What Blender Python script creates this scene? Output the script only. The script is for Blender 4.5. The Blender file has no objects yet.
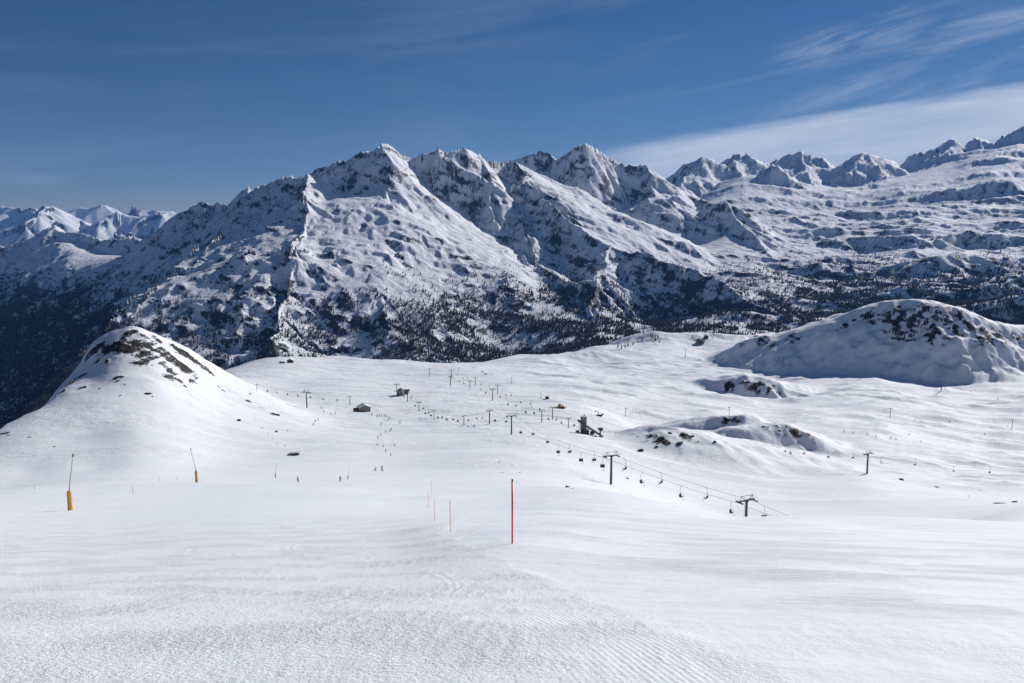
import bpy, math, random, time
import numpy as np
from mathutils import Vector, Matrix
T0 = time.time()
R = math.radians
scene = bpy.context.scene
COL = scene.collection
random.seed(7)

# ------------------------------------------------------------------ camera maths
F = 796.44; PITCH = R(8.0); CP, SP = math.cos(PITCH), math.sin(PITCH)
W0 = 12.0                                   # the terrain fans open from a point 12 m behind the viewer
def ray(px, py):
    v = 341.5 - py
    dy = F*CP + v*SP
    return (px-512)/dy, (-F*SP + v*CP)/dy   # x/y, z/y
def world(px, py, Y):
    a, t = ray(px, py)
    return (a*Y, Y, t*Y)
def fan(x, y):
    w = y + W0
    return x/w, np.log(w)

# ------------------------------------------------------------------ noise
def _hash(ix, iy, seed):
    n = (ix.astype(np.int64)*374761393 + iy.astype(np.int64)*668265263 + seed*1442695041) & 0xffffffff
    n = ((n ^ (n >> 13))*1274126177) & 0xffffffff
    n = ((n ^ (n >> 16))*2246822519) & 0xffffffff
    return ((n ^ (n >> 15)) & 0xffff)/65535.0
def perlin(x, y, seed=0):
    ix = np.floor(x); iy = np.floor(y); fx = x-ix; fy = y-iy
    ux = fx*fx*fx*(fx*(fx*6-15)+10); uy = fy*fy*fy*(fy*(fy*6-15)+10)
    def g(ox, oy):
        a = _hash(ix+ox, iy+oy, seed)*6.2831853
        return np.cos(a)*(fx-ox) + np.sin(a)*(fy-oy)
    a = g(0,0); b = g(1,0); c = g(0,1); d = g(1,1)
    return ((a+(b-a)*ux) + ((c+(d-c)*ux)-(a+(b-a)*ux))*uy)*1.5
def fbm(x, y, seed=0, o=4, lac=2.03, gain=.5):
    s = 0; a = 1.0
    for k in range(o):
        s = s + a*perlin(x, y, seed+k*17); x = x*lac+13.7; y = y*lac-7.3; a *= gain
    return s
def ridged(x, y, seed=0, o=4, gain=.5):
    s = 0; a = 1.0; wgt = 1.0
    for k in range(o):
        n = (1-np.abs(perlin(x, y, seed+k*31))*1.6); n = n*n*wgt
        s = s + a*n; wgt = np.clip(n*1.3, 0, 1); x = x*2.07+5.1; y = y*2.07-3.3; a *= gain
    return s
def gully(x, y, gx, gy, seed):
    """stripes that run down the fall line; x,y in cell units"""
    m = np.sqrt(gx*gx+gy*gy)+1e-6
    sx, sy = -gy/m, gx/m
    ix = np.floor(x); iy = np.floor(y)
    num = 0; den = 0
    for i in (-1,0,1):
        for j in (-1,0,1):
            cx = ix+i; cy = iy+j
            vx = x-cx-_hash(cx, cy, seed); vy = y-cy-_hash(cx, cy, seed+5)
            w = np.exp(-(vx*vx+vy*vy)*2.2)
            num = num + w*np.cos((vx*sx+vy*sy)*4.6 + _hash(cx,cy,seed+9)*2.5); den = den+w
    return num/(den+1e-6)
def sstep(a, b, x):
    t = np.clip((x-a)/(b-a), 0, 1); return t*t*(3-2*t)
def smax(a, b, k):
    h = np.clip(.5+.5*(a-b)/k, 0, 1); return b+(a-b)*h + k*h*(1-h)

# ------------------------------------------------------------------ thin plate surface through sighted points
def tps_fit(ctrl, sa=1.0, sl=.30, lam=1e-4):
    P = np.array([world(*c) for c in ctrl]); w = P[:,1]+W0
    U = np.stack([P[:,0]/w/sa, np.log(w)*sl], 1); V = P[:,2]/w
    def k(d2): return np.where(d2 > 0, .5*d2*np.log(d2+1e-12), 0)
    D = ((U[:,None]-U[None])**2).sum(-1); n = len(U)
    A = np.zeros((n+3, n+3)); A[:n,:n] = k(D)+lam*np.eye(n); A[:n,n] = 1; A[:n,n+1:] = U; A[n:,:n] = A[:n,n:].T
    s = np.linalg.solve(A, np.concatenate([V, np.zeros(3)]))
    def ev(a, l):
        sh = a.shape; q = np.stack([a.ravel()/sa, l.ravel()*sl], 1); out = np.empty(len(q))
        for i in range(0, len(q), 20000):
            z = q[i:i+20000]; d2 = ((z[:,None]-U[None])**2).sum(-1)
            out[i:i+20000] = k(d2)@s[:n] + s[n] + z@s[n+1:]
        return out.reshape(sh)
    return ev
def cr_matrix(src, dst):
    """Catmull-Rom interpolation matrix from uniform src samples to dst"""
    n = len(src); h = src[1]-src[0]; f = (dst-src[0])/h; i = np.clip(np.floor(f).astype(int), 0, n-2); t = f-i
    M = np.zeros((len(dst), n)); r = np.arange(len(dst))
    ws = (-.5*t+t*t-.5*t**3, 1-2.5*t*t+1.5*t**3, .5*t+2*t*t-1.5*t**3, -.5*t*t+.5*t**3)
    for o, wv in zip((-1,0,1,2), ws): np.add.at(M, (r, np.clip(i+o, 0, n-1)), wv)
    return M
def upsampled(ev, A, L, na=220, nl=200):
    ca = np.linspace(A[0], A[-1], na); cl = np.linspace(L[0], L[-1], nl)
    G = ev(*np.meshgrid(ca, cl))
    return cr_matrix(cl, L) @ G @ cr_matrix(ca, A).T

def ridge(Z, X, Y, pts, sl, sr, rad=1.0, R_=None, k=1.0, base=None, conc=None):
    """raise Z along a crest; pts sighted (px,py,Y); sl / sr the slopes left and right of the direction of travel"""
    P = np.array([world(*p) for p in pts])
    reach = R_
    m = (X > P[:,0].min()-reach)&(X < P[:,0].max()+reach)&(Y > P[:,1].min()-reach)&(Y < P[:,1].max()+reach)
    x = X[m]; y = Y[m]
    best = np.full(x.shape, -1e9)
    for a, b in zip(P[:-1], P[1:]):
        dx, dy = b[0]-a[0], b[1]-a[1]; L2 = dx*dx+dy*dy
        t = np.clip(((x-a[0])*dx+(y-a[1])*dy)/L2, 0, 1)
        qx = x-a[0]-t*dx; qy = y-a[1]-t*dy; d = np.sqrt(qx*qx+qy*qy)
        side = dx*qy-dy*qx
        u = side/(d*math.sqrt(L2)+1e-6)
        s = sr+(sl-sr)*(.5+.5*np.clip(u*1.5,-1,1))
        dd = np.sqrt(d*d+rad*rad)-rad
        if conc: dd = conc*np.log1p(dd/conc)*.75+.25*dd
        h = a[2]+t*(b[2]-a[2]) - s*dd
        best = np.maximum(best, h)
    Zm = Z[m]; Z[m] = smax(best, Zm, k)

def grid_mesh(name, X, Y, Z, mat, attrs=None):
    nr, nc = X.shape
    me = bpy.data.meshes.new(name)
    co = np.stack([X, Y, Z], -1).astype(np.float32).ravel()
    me.vertices.add(nr*nc); me.vertices.foreach_set('co', co)
    i = np.arange(nr*nc).reshape(nr, nc)
    q = np.stack([i[:-1,:-1], i[:-1,1:], i[1:,1:], i[1:,:-1]], -1).reshape(-1, 4).astype(np.int32)
    me.loops.add(q.size); me.loops.foreach_set('vertex_index', q.ravel())
    me.polygons.add(len(q)); me.polygons.foreach_set('loop_start', np.arange(0, q.size, 4, dtype=np.int32))
    me.polygons.foreach_set('use_smooth', np.ones(len(q), bool))
    for k, v in (attrs or {}).items():
        at = me.attributes.new(k, 'FLOAT', 'POINT'); at.data.foreach_set('value', v.astype(np.float32).ravel())
    me.update(); me.validate()
    me.materials.append(mat)
    o = bpy.data.objects.new(name, me); COL.objects.link(o); o['kind'] = 'structure'
    return o
def slopes(X, Y, Z, A, L):
    """gradient of Z on the fan grid"""
    zl, za = np.gradient(Z, L, A)
    w = np.exp(L)[:,None]
    gx = za/w; gy = (zl - za*A[None,:])/w
    return gx, gy

# ------------------------------------------------------------------ materials
def newmat(name):
    m = bpy.data.materials.new(name); m.use_nodes = True
    nt = m.node_tree; b = nt.nodes['Principled BSDF']; return m, nt, b
def N(nt, t, **kw):
    n = nt.nodes.new(t)
    for k, v in kw.items():
        if k.startswith('i_'):
            n.inputs[int(k[2:]) if k[2:].isdigit() else k[2:].replace('_',' ')].default_value = v
        else: setattr(n, k, v)
    return n
def L_(nt, a, b): nt.links.new(a, b)
def ramp(nt, fac, stops):
    r = nt.nodes.new('ShaderNodeValToRGB'); e = r.color_ramp.elements
    while len(e) < len(stops): e.new(.5)
    for el, (p, c) in zip(e, stops):
        el.position = p; el.color = c if isinstance(c, tuple) else (c,c,c,1)
    L_(nt, fac, r.inputs[0]); return r.outputs[0]
def plain(name, col, rough=.6, metal=0, noise=.12):
    m, nt, b = newmat(name)
    tc = N(nt, 'ShaderNodeTexCoord'); nz = N(nt, 'ShaderNodeTexNoise'); nz.inputs['Scale'].default_value = 6; nz.inputs['Detail'].default_value = 4
    L_(nt, tc.outputs['Object'], nz.inputs['Vector'])
    c0 = tuple(x*(1-noise) for x in col)+(1,); c1 = tuple(min(1, x*(1+noise)) for x in col)+(1,)
    L_(nt, ramp(nt, nz.outputs['Fac'], [(.3, c0), (.7, c1)]), b.inputs['Base Color'])
    b.inputs['Roughness'].default_value = rough; b.inputs['Metallic'].default_value = metal
    return m
SNOW = (.80, .82, .85)
def snow_rock(name, rockcols, near):
    m, nt, b = newmat(name)
    geo = N(nt, 'ShaderNodeNewGeometry')
    at = N(nt, 'ShaderNodeAttribute', attribute_name='rock')
    sc = N(nt, 'ShaderNodeVectorMath', operation='MULTIPLY'); L_(nt, geo.outputs['Position'], sc.inputs[0])
    def noise(scale, det=5, rough=.6, vec=None):
        n = N(nt, 'ShaderNodeTexNoise'); n.inputs['Scale'].default_value = scale; n.inputs['Detail'].default_value = det; n.inputs['Roughness'].default_value = rough
        L_(nt, vec or geo.outputs['Position'], n.inputs['Vector']); return n.outputs['Fac']
    k = 1.0 if near else .14
    n1 = noise(.9*k); n2 = noise(.25*k, 6, .65)
    mm = N(nt, 'ShaderNodeMath', operation='MULTIPLY_ADD'); L_(nt, n1, mm.inputs[0]); mm.inputs[1].default_value = .9; mm.inputs[2].default_value = -.45
    ad = N(nt, 'ShaderNodeMath', operation='ADD'); L_(nt, at.outputs['Fac'], ad.inputs[0]); L_(nt, mm.outputs[0], ad.inputs[1])
    mask = ramp(nt, ad.outputs[0], [(.44, 0.0), (.56, 1.0)])
    rock = ramp(nt, n2, rockcols)
    sv = noise(.05*k, 3)
    snow = ramp(nt, sv, [(.3, (.78,.80,.84,1)), (.7, (.84,.855,.88,1))])
    mix = N(nt, 'ShaderNodeMix', data_type='RGBA'); L_(nt, mask, mix.inputs['Factor']); L_(nt, snow, mix.inputs['A']); L_(nt, rock, mix.inputs['B'])
    L_(nt, mix.outputs['Result'], b.inputs['Base Color'])
    b.inputs['Roughness'].default_value = .75; b.inputs['Specular IOR Level'].default_value = .25
    return m, nt, b, noise, mask
HAZE = 1.8e-5; EXPO = 0.0
# ------------------------------------------------------------------ the ski slope and the bowl below it
C = []
def col(px, *pts):
    for Y, py in pts: C.append((px, py, Y))
col(-260, (4,735),(8,625),(20,556),(60,508),(150,497),(300,492),(450,480),(600,470),(1500,430),(3200,400))
col(0,   (4,735),(8,631),(14,585),(25,553),(45,530),(75,511),(110,498),(150,491),(190,489),(260,472),(330,450),(385,428),(450,424),(600,424),(1300,430),(3200,440))
col(30, (150,489),(260,471),(350,438),(420,412),(480,410),(650,412))
col(62, (150,488),(260,467),(360,433),(430,402),(482,387),(600,392),(800,410),(1000,425))
col(92, (150,487),(260,466),(360,432),(430,399),(480,379),(520,358),(552,342),(620,350),(800,380),(1000,400))
col(135, (4,735),(8,631),(14,585),(25,553),(45,528),(75,508),(110,495),(150,486),(190,480),(260,462),(350,432),(450,390),(520,346),(548,329),(620,334),(800,372),(1000,390),(2200,450))
col(185, (200,480),(270,464),(350,440),(450,405),(540,364),(590,346),(700,357),(900,385))
col(220, (200,481),(300,462),(420,428),(520,394),(600,372),(640,367),(740,372),(900,376))
col(256, (4,735),(8,631),(14,585),(25,551),(45,524),(75,504),(110,492),(150,486),(200,482),(260,470),(330,458),(420,435),(520,408),(620,388),(720,394),(900,386),(1150,373),(1450,362),(1650,364),(2100,430),(3200,560))
col(330, (110,491),(200,481),(300,463),(420,441),(560,421),(700,404),(900,390),(1200,373),(1500,361),(1700,359),(1950,385),(2400,450),(3200,540))
col(400, (8,631),(14,585),(25,549),(45,521),(75,505),(110,494),(200,481),(300,464),(430,441),(600,417),(750,402),(1000,385),(1300,371),(1600,361),(1900,385),(2300,440),(3200,520))
col(512, (4,735),(8,631),(14,583),(21,543),(34,522),(55,509),(90,497),(150,487),(230,474),(330,453),(430,437),(560,421),(800,399),(1000,385),(1300,372),(1600,363),(1950,357),(2300,390),(3200,480))
col(590, (34,524),(60,504),(90,494),(125,488),(170,492),(260,478),(360,459),(450,441),(560,428),(800,403),(1100,384),(1400,374),(1800,362),(2300,350),(2600,375),(3200,460))
col(640, (4,735),(8,629),(14,581),(22,550),(40,524),(70,505),(105,497),(150,504),(230,500),(290,487),(370,467),(450,452),(520,443),(650,433),(800,414),(1100,392),(1400,378),(1900,357),(2400,343),(2700,337),(3200,400))
col(745, (75,523),(110,518),(150,532),(220,540))
col(704, (70,517),(105,510),(150,524),(220,532),(300,500),(370,478),(440,464),(520,452),(640,440),(900,410),(1300,386),(1800,366),(2300,347),(2700,335),(3200,400))
col(768, (4,735),(8,628),(14,580),(22,551),(40,531),(70,519),(110,517),(150,540),(220,542),(300,508),(400,479),(480,464),(580,462),(760,433),(1000,414),(1300,392),(1700,372),(2100,354),(2500,341),(2900,336),(3300,380))
col(867, (40,535),(70,525),(115,520),(160,550),(230,540),(320,500),(420,475),(500,474),(640,454),(900,424),(1150,400),(1400,383),(1700,368),(2100,352),(2700,345),(3300,380))
col(946, (70,526),(115,521),(160,535),(230,528),(320,500),(400,488),(470,482),(600,474),(760,447),(900,432),(1200,402),(1500,382),(1800,362),(2300,350),(3300,380))
col(1024,(4,735),(8,628),(14,582),(22,556),(40,540),(70,528),(120,522),(200,512),(400,491),(500,487),(620,475),(760,458),(950,436),(1200,407),(1400,388),(1600,362),(1800,345),(2300,345),(3300,380))
col(1280,(4,735),(8,628),(20,560),(60,533),(150,515),(400,480),(800,430),(1300,380),(1800,340),(3300,370))
ev_near = tps_fit(C, lam=2e-6)
_seg = [(3.2,7.5+W0,.0096),(7.5+W0,472,.0058),(472,700,.0024),(700,1200,.0060),(1200,1340,.0028),(1340,1500,.0060),(1500,1960,.0018),(1960,2400,.0060),(2400,2540,.003),(2540,3200,.006)]
Ld = np.concatenate([np.linspace(math.log(a_), math.log(b_), max(int(math.log(b_/a_)/r_), 2))[:-1] for a_, b_, r_ in _seg]+[np.array([math.log(3200)])])
ca = .80
Ad = np.concatenate([np.linspace(-1.5, -ca, 60)[:-1], np.linspace(-ca, ca, 1150), np.linspace(ca, 1.5, 60)[1:]])

NEAR_RIDGES = [
 # right knoll
 dict(pts=[(822,350,1725),(835,334,1708),(850,321,1700),(866,310,1690),(880,304,1680),(895,300,1668),(912,299,1655),(930,300,1645),(948,304,1640),(970,312,1640),(992,321,1640),(1024,326,1660),(1100,322,1700)], sl=.35, sr=.86, rad=22, R_=500, k=10),
 dict(pts=[(742,345,1880),(752,338,1870),(766,335,1860),(780,336,1855),(792,341,1850)], sl=.5, sr=1.05, rad=7, R_=320, k=6),
 # hummock with rocks, mid right
 dict(pts=[(688,391,1300),(705,384,1290),(725,378,1275),(745,374,1265),(765,378,1255),(785,387,1245),(806,394,1235)], sl=.25, sr=.85, rad=6, R_=380, k=6),
 # rocky crown above the chairlift
 dict(pts=[(605,443,520),(630,438,500),(655,432,490),(680,429,486),(700,433,480),(722,441,474),(752,453,466),(790,464,455),(840,474,440)], sl=.62, sr=.22, rad=10, R_=320, k=7),
 dict(pts=[(610,450,512),(628,440,505),(648,431,498),(668,427,492),(684,428,488)], sl=.3, sr=.95, rad=4, R_=240, k=4),
 # two low hummocks behind it with shaded flanks
 dict(pts=[(672,431,690),(700,421,690),(722,415,690),(740,414,690)], sl=.34, sr=.85, rad=5, R_=220, k=4),
 dict(pts=[(705,437,640),(735,428,640),(765,423,650),(785,424,650),(808,436,640)], sl=.34, sr=.85, rad=5, R_=220, k=4),
 # far shoulder with the lift hut
 dict(pts=[(622,347,2500),(640,333,2480),(655,331,2460),(680,334,2460),(715,333,2460),(740,335,2460)], sl=.5, sr=.45, rad=14, R_=500, k=12),
 dict(pts=[(478,371,1560),(492,362,1700),(515,357,1800),(560,354,1850),(600,350,1900)], sl=.9, sr=.3, rad=12, R_=450, k=10),
]
CREST = [(-900,470,260),(-300,455,320),(-60,436,355),(0,427,385),(28,412,420),(50,405,448),(62,391,482),(74,368,522),(92,347,546),(112,339,548),(135,331,548),(150,331,555),(165,338,572),(185,349,592),(205,361,615),(225,371,640),(248,387,655),(275,406,665)]
CAPS = [1200,1200,1200,1200,1200,1100,1000,900,800,700,560,420,300,210,130,70,25,0]
def crest_drop(X, Y):
    P = np.array([world(*c) for c in CREST]); m = (Y > 220)&(X < P[-1,0]+120)
    x, y = X[m], Y[m]; x = x+5*perlin(x/30, y/30, 301)+2*perlin(x/9,y/9,302); y = y + 7*perlin(x/35, y/35, 303)+3*perlin(x/11,y/11,304)
    bd = np.full(x.shape, 1e9); sg = np.zeros_like(x); cp = np.zeros_like(x)
    for k in range(len(P)-1):
        a, b = P[k], P[k+1]; dx, dy = b[0]-a[0], b[1]-a[1]
        t = np.clip(((x-a[0])*dx+(y-a[1])*dy)/(dx*dx+dy*dy), 0, 1)
        qx, qy = x-a[0]-t*dx, y-a[1]-t*dy; d = np.hypot(qx, qy); u = d < bd
        bd[u] = d[u]; sg[u] = (dx*qy-dy*qx)[u]; cp[u] = (CAPS[k]+t*(CAPS[k+1]-CAPS[k]))[u]
    d = np.where(sg > 0, bd, 0); r = 4.0; d = np.sqrt(d*d+r*r)-r
    out = np.zeros_like(X); drop = 1.05*d; cp = np.maximum(cp, .01); out[m] = cp*(1-np.exp(-drop/cp)); return out
def near_height(X, Y, Zb):
    Z = Zb - crest_drop(X, Y)
    w = Y+W0
    # broad undulation of wind-packed snow, growing with distance
    g = sstep(150, 700, Y)
    Z += g*((2.4+1.3*sstep(-50,200,X))*fbm(X/150, Y/95, 11, 4) + 1.1*fbm((X+.5*Y)/60, Y/26, 12, 4))
    rr = ridged((X+.6*Y)/170, Y/80, 14, 3)
    Z += g*sstep(-100, 150, X)*4.0*(rr-.9)
    Z += g*.16*fbm(X/7, Y/5, 15, 3)
    Z += sstep(1100, 1700, Y)*5.0*fbm(X/260, Y/170, 19, 3)
    Z0 = Z.copy()
    XX = X + 9*fbm(X/60, Y/60, 16, 3); YY = Y + 12*fbm(X/55, Y/55, 17, 3)*sstep(500, 1100, Y) + 3*fbm(X/30, Y/30, 17, 3)
    for r in NEAR_RIDGES: ridge(Z, XX, YY, **r)
    c = sstep(1.0, 14, Z-Z0)
    Z += c*(.9-.1*sstep(900, 1600, Y))*(ridged(X/46, Y/60, 18, 4)-.85) + c*.5*fbm(X/9, Y/9, 20, 3)
    return Z
def near_field(A, L):
    AA, LL = np.meshgrid(A, L); w = np.exp(LL); X = AA*w; Y = w-W0
    Zb = upsampled(ev_near, A, L)*w
    k = sstep(4.5, 9.0, Y)
    Zb = k*Zb + (1-k)*(-1.62-.325*Y)
    return X, Y, near_height(X, Y, Zb)
X, Y, Z = near_field(Ad, Ld)
NX, NY, NZ = X, Y, Z
def ground_z(x, y):
    a, l = x/(y+W0), math.log(y+W0)
    i = int(min(max(np.searchsorted(Ld, l)-1, 0), len(Ld)-2)); j = int(min(max(np.searchsorted(Ad, a)-1, 0), len(Ad)-2))
    u = (l-Ld[i])/(Ld[i+1]-Ld[i]); v = (a-Ad[j])/(Ad[j+1]-Ad[j])
    return float((1-u)*((1-v)*NZ[i,j]+v*NZ[i,j+1]) + u*((1-v)*NZ[i+1,j]+v*NZ[i+1,j+1]))
def sight(px, py, dmin=5, dmax=3000):
    """the ground point one sees at (px,py): first crossing going outwards"""
    ds = np.exp(np.linspace(math.log(dmin), math.log(dmax), 900)); a, t = ray(px, py)
    fa = np.interp(a*ds/(ds+W0), Ad, np.arange(len(Ad))); fl = np.interp(np.log(ds+W0), Ld, np.arange(len(Ld)))
    i = fl.astype(int).clip(0, len(Ld)-2); j = fa.astype(int).clip(0, len(Ad)-2); u = fl-i; v = fa-j
    z = (1-u)*((1-v)*NZ[i,j]+v*NZ[i,j+1]) + u*((1-v)*NZ[i+1,j]+v*NZ[i+1,j+1])
    k = np.argmax(t*ds < z)
    if not (t*ds < z).any(): print('NO GROUND at', px, py); return None
    d = float(ds[k]); x = a*d; return (x, d, ground_z(x, d))
# rock patches on the snow sheet (where they are seen, radius in metres, strength)
rock = np.zeros_like(Z)
def patch(pts, r, s, stretch=1.0, dmin=200):
    for (px, py) in pts:
        h = sight(px, py, dmin)
        if h is None: continue
        x, y, _ = h; m = (np.abs(X-x) < 3*r)&(np.abs(Y-y) < 3*r*stretch)
        rock[m] = np.maximum(rock[m], s*np.exp(-(((X[m]-x)/r)**2+((Y[m]-y)/(r*stretch))**2)))
patch([(97,349),(108,351),(122,355),(135,346),(150,346),(143,355),(160,352),(170,360),(180,352),(190,357),(198,363),(165,366),(178,364),(118,347),(145,362),(155,358),(187,370),(128,352)], 10, .70, 1.2)
patch([(132,333),(142,336),(150,335),(158,340),(206,370),(172,378),(193,382)], 7, .66)
patch([(98,361),(80,377),(70,384),(62,396),(66,390),(105,346),(86,352)], 5, .58)
patch([(118,378),(120,395),(145,393),(85,388),(218,387),(238,399),(250,402),(252,395),(262,408),(276,415),(225,392),(5,434),(28,438)], 4, .50, 1.0)
patch([(888,318),(898,310),(905,322),(912,328),(925,308),(920,318),(935,330),(950,312),(893,334),(903,338),(930,338),(946,322),(962,318),(970,326),(985,332),(957,332),(990,340),(875,318),(868,316),(1018,340),(1000,334),(980,342),(898,322),(904,314),(912,320),(916,326),(938,316)], 19, .66, 1.0, 1300)
patch([(915,312),(908,334),(940,335),(985,338),(1005,342),(883,326)], 26, .44, 1.0, 1300)
patch([(846,326),(854,320),(862,315),(838,330)], 9, .62, 1.0, 1300)
patch([(735,386),(745,384),(752,388),(762,386),(768,390),(757,390),(728,389),(775,391)], 12, .6, .8, 1000)
patch([(640,436),(650,435),(655,438),(668,436),(664,440),(672,438),(684,437),(690,440),(680,443),(645,441),(658,443)], 4.5, .66, 1.0, 380)
patch([(668,443),(684,436)], 4, .75, 1.0, 380)
patch([(770,431),(780,432),(786,430),(795,434),(735,420),(728,421),(805,436)], 7, .52, 1.0, 500)
patch([(750,338),(757,336),(763,342),(772,345),(791,337),(796,340),(745,342)], 16, .7, 1.0, 1700)
patch([(655,337),(661,343),(697,341),(706,342),(644,342)], 16, .55, 1.0, 2000)
patch([(484,372),(490,376),(475,368)], 12, .5, 1.0, 1200)
n_r = .45*fbm((X+.5*Y)/17, Y/11, 31, 6, gain=.72) + .65*fbm((X+.4*Z)/15, Z/6.5, 33, 5, gain=.7)
rock = np.where(rock > .05, rock + .62*n_r*np.clip(rock*3,0,1), 0)
Z += np.clip(rock-.36, 0, .4)*np.clip((Y-300)/900, .8, 1.6)*(1.2+2.2*perlin(X/4, Y/4, 77)+1.2*perlin(X/1.7,Y/1.7,78))

# ---- foreground relief: piste-basher clods on the left, smoother wind-packed snow on the right
def edge_x(Y):   # boundary of the groomed strip
    return np.interp(Y, [0,5.6,7.5,10.5,15,22,30], [2.4,2.2,1.65,1.2,.3,-1.4,-2.9])
nr_m = Y < 170
Xn, Yn = X[nr_m], Y[nr_m]
e = edge_x(Yn) + .25*perlin(Xn/1.3, Yn/1.3, 3)
left = 1-sstep(-.12, .28, Xn-e)
fade = 1-sstep(28, 75, Yn)
ra = fbm(Xn/.17, Yn/.15, 41, 3); rb = fbm(Xn/.6, Yn/.5, 42, 3)
patchy = sstep(-.35, .5, fbm(Xn/2.6, Yn/2.2, 43, 3))
cl = np.clip(ra, 0, 1)**1.3
rough_w = (left*(.35+.9*patchy*sstep(-9, -.5, Xn+.15*Yn))*fade)
Zn = Z[nr_m]
Zn += rough_w*(.014*cl + .006*ra + .004*rb)
# corduroy near the edge of the groomed strip
u = (Xn-e)
th = R(-28); s_ = Xn*math.cos(th) + Yn*math.sin(th)
cord = np.exp(-((u+.85)/.75)**2)*(1-sstep(11, 16, Yn))*(.3+.7*sstep(-.3,.3,perlin(Xn/1.1,Yn/1.4,8)))

# the strip stands a little proud of the older snow beside it
Zn += .045*(1-sstep(-.9, 1.1, Xn-e))*sstep(3, 9, Yn)*(1-sstep(30, 60, Yn))
# wind ripples and old tracks on the right
Zn += (1-left)*fade*(.012*fbm(Xn/.9, Yn/.25, 51, 3)+.006*ra*sstep(.0,.5,perlin(Xn/3,Yn/3,52)))
Zn += (.018*fbm(Xn/9, Yn/7, 53, 3))*sstep(8, 30, Yn)*(1-.0*left)
Zn += sstep(45, 90, Yn)*.035*fbm(Xn/5, Yn/1.6, 54, 3)
# ski tracks: long shallow curved grooves
rng = random.Random(5)
def track(x0, y0, ang, curv, length, depth=.018, width=.07):
    n = 60; xs = []; ys = []; x, y, a = x0, y0, ang
    for i in range(n):
        xs.append(x); ys.append(y); x += math.sin(a)*length/n; y += math.cos(a)*length/n; a += curv*length/n
    px_, py_ = np.array(xs), np.array(ys)
    m = (Xn > px_.min()-.5)&(Xn < px_.max()+.5)&(Yn > py_.min()-.5)&(Yn < py_.max()+.5)
    if m.sum() == 0: return
    xx, yy = Xn[m], Yn[m]; d = np.full(xx.shape, 9.); tt = np.zeros_like(xx)
    for i in range(n):
        di = np.hypot(xx-xs[i], yy-ys[i]); k = di < d; d[k] = di[k]; tt[k] = i/n
    f = np.sin(np.clip(tt,0,1)*math.pi)**.5
    Zn[m] += f*(-depth*np.exp(-(d/width)**2) + .6*depth*np.exp(-((d-width*2)/width)**2))
for i in range(26):
    x0 = rng.uniform(-13, -1); y0 = rng.uniform(8, 26)
    track(x0, y0, rng.uniform(-1.6, 1.3), rng.choice((-1,1))*rng.uniform(.05,.35), rng.uniform(3,8), rng.uniform(.008,.02), rng.uniform(.04,.09))
for i in range(34):
    x0 = rng.uniform(2, 20); y0 = rng.uniform(9, 40)
    track(x0, y0, rng.uniform(1.1, 2.0), rng.uniform(-.05,.05), rng.uniform(3,9), rng.uniform(.012,.03), rng.uniform(.04,.10))
Z[nr_m] = Zn
# small bright lip where the strip ends by the marker poles
lx, ly, _ = world(432, 520, 33)
Z += .16*np.exp(-(((X-lx)/1.6)**2+((Y-ly)/2.2)**2))
lx, ly, _ = world(437, 490, 95)
Z += .35*np.exp(-(((X-lx)/3.2)**2+((Y-ly)/5)**2))

m_snow, nt, b, noise, mask = snow_rock('piste_snow', [(.30,(.012,.011,.010,1)),(.5,(.032,.028,.023,1)),(.62,(.070,.062,.050,1)),(.76,(.15,.135,.115,1))], True)
geo = [n for n in nt.nodes if n.bl_idname == 'ShaderNodeNewGeometry'][0]
acl = N(nt, 'ShaderNodeAttribute', attribute_name='clod')
def mulf(a_, b_):
    n = N(nt, 'ShaderNodeMath', operation='MULTIPLY'); L_(nt, a_, n.inputs[0]); L_(nt, b_, n.inputs[1]); return n.outputs[0]
bu0 = N(nt, 'ShaderNodeBump'); bu0.inputs['Strength'].default_value = .16; bu0.inputs['Distance'].default_value = .30; L_(nt, noise(1.1, 5, .6), bu0.inputs['Height'])
bu1 = N(nt, 'ShaderNodeBump'); bu1.inputs['Strength'].default_value = 1; bu1.inputs['Distance'].default_value = .045; L_(nt, mulf(noise(17.0, 4, .65), acl.outputs['Fac']), bu1.inputs['Height']); L_(nt, bu0.outputs[0], bu1.inputs['Normal'])
ast = N(nt, 'ShaderNodeAttribute', attribute_name='streak')
mp_ = N(nt, 'ShaderNodeMapping'); L_(nt, geo.outputs['Position'], mp_.inputs['Vector']); mp_.inputs['Rotation'].default_value = (0,0,R(14)); mp_.inputs['Scale'].default_value = (.55, 4.2, .1)
nst = N(nt, 'ShaderNodeTexNoise'); nst.inputs['Scale'].default_value = 1.6; nst.inputs['Detail'].default_value = 7; nst.inputs['Roughness'].default_value = .68; L_(nt, mp_.outputs[0], nst.inputs['Vector'])
bus = N(nt, 'ShaderNodeBump'); bus.inputs['Strength'].default_value = 1; bus.inputs['Distance'].default_value = .11; L_(nt, mulf(nst.outputs['Fac'], ast.outputs['Fac']), bus.inputs['Height']); L_(nt, bu1.outputs[0], bus.inputs['Normal'])
aco = N(nt, 'ShaderNodeAttribute', attribute_name='cord')
dt = N(nt, 'ShaderNodeVectorMath', operation='DOT_PRODUCT'); L_(nt, geo.outputs['Position'], dt.inputs[0]); dt.inputs[1].default_value = (.984*96, .177*96, 0)
sn = N(nt, 'ShaderNodeMath', operation='SINE'); L_(nt, dt.outputs['Value'], sn.inputs[0])
buc = N(nt, 'ShaderNodeBump'); buc.inputs['Strength'].default_value = 1; buc.inputs['Distance'].default_value = 0.0018; L_(nt, mulf(sn.outputs[0], aco.outputs['Fac']), buc.inputs['Height']); L_(nt, bus.outputs[0], buc.inputs['Normal'])
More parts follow.
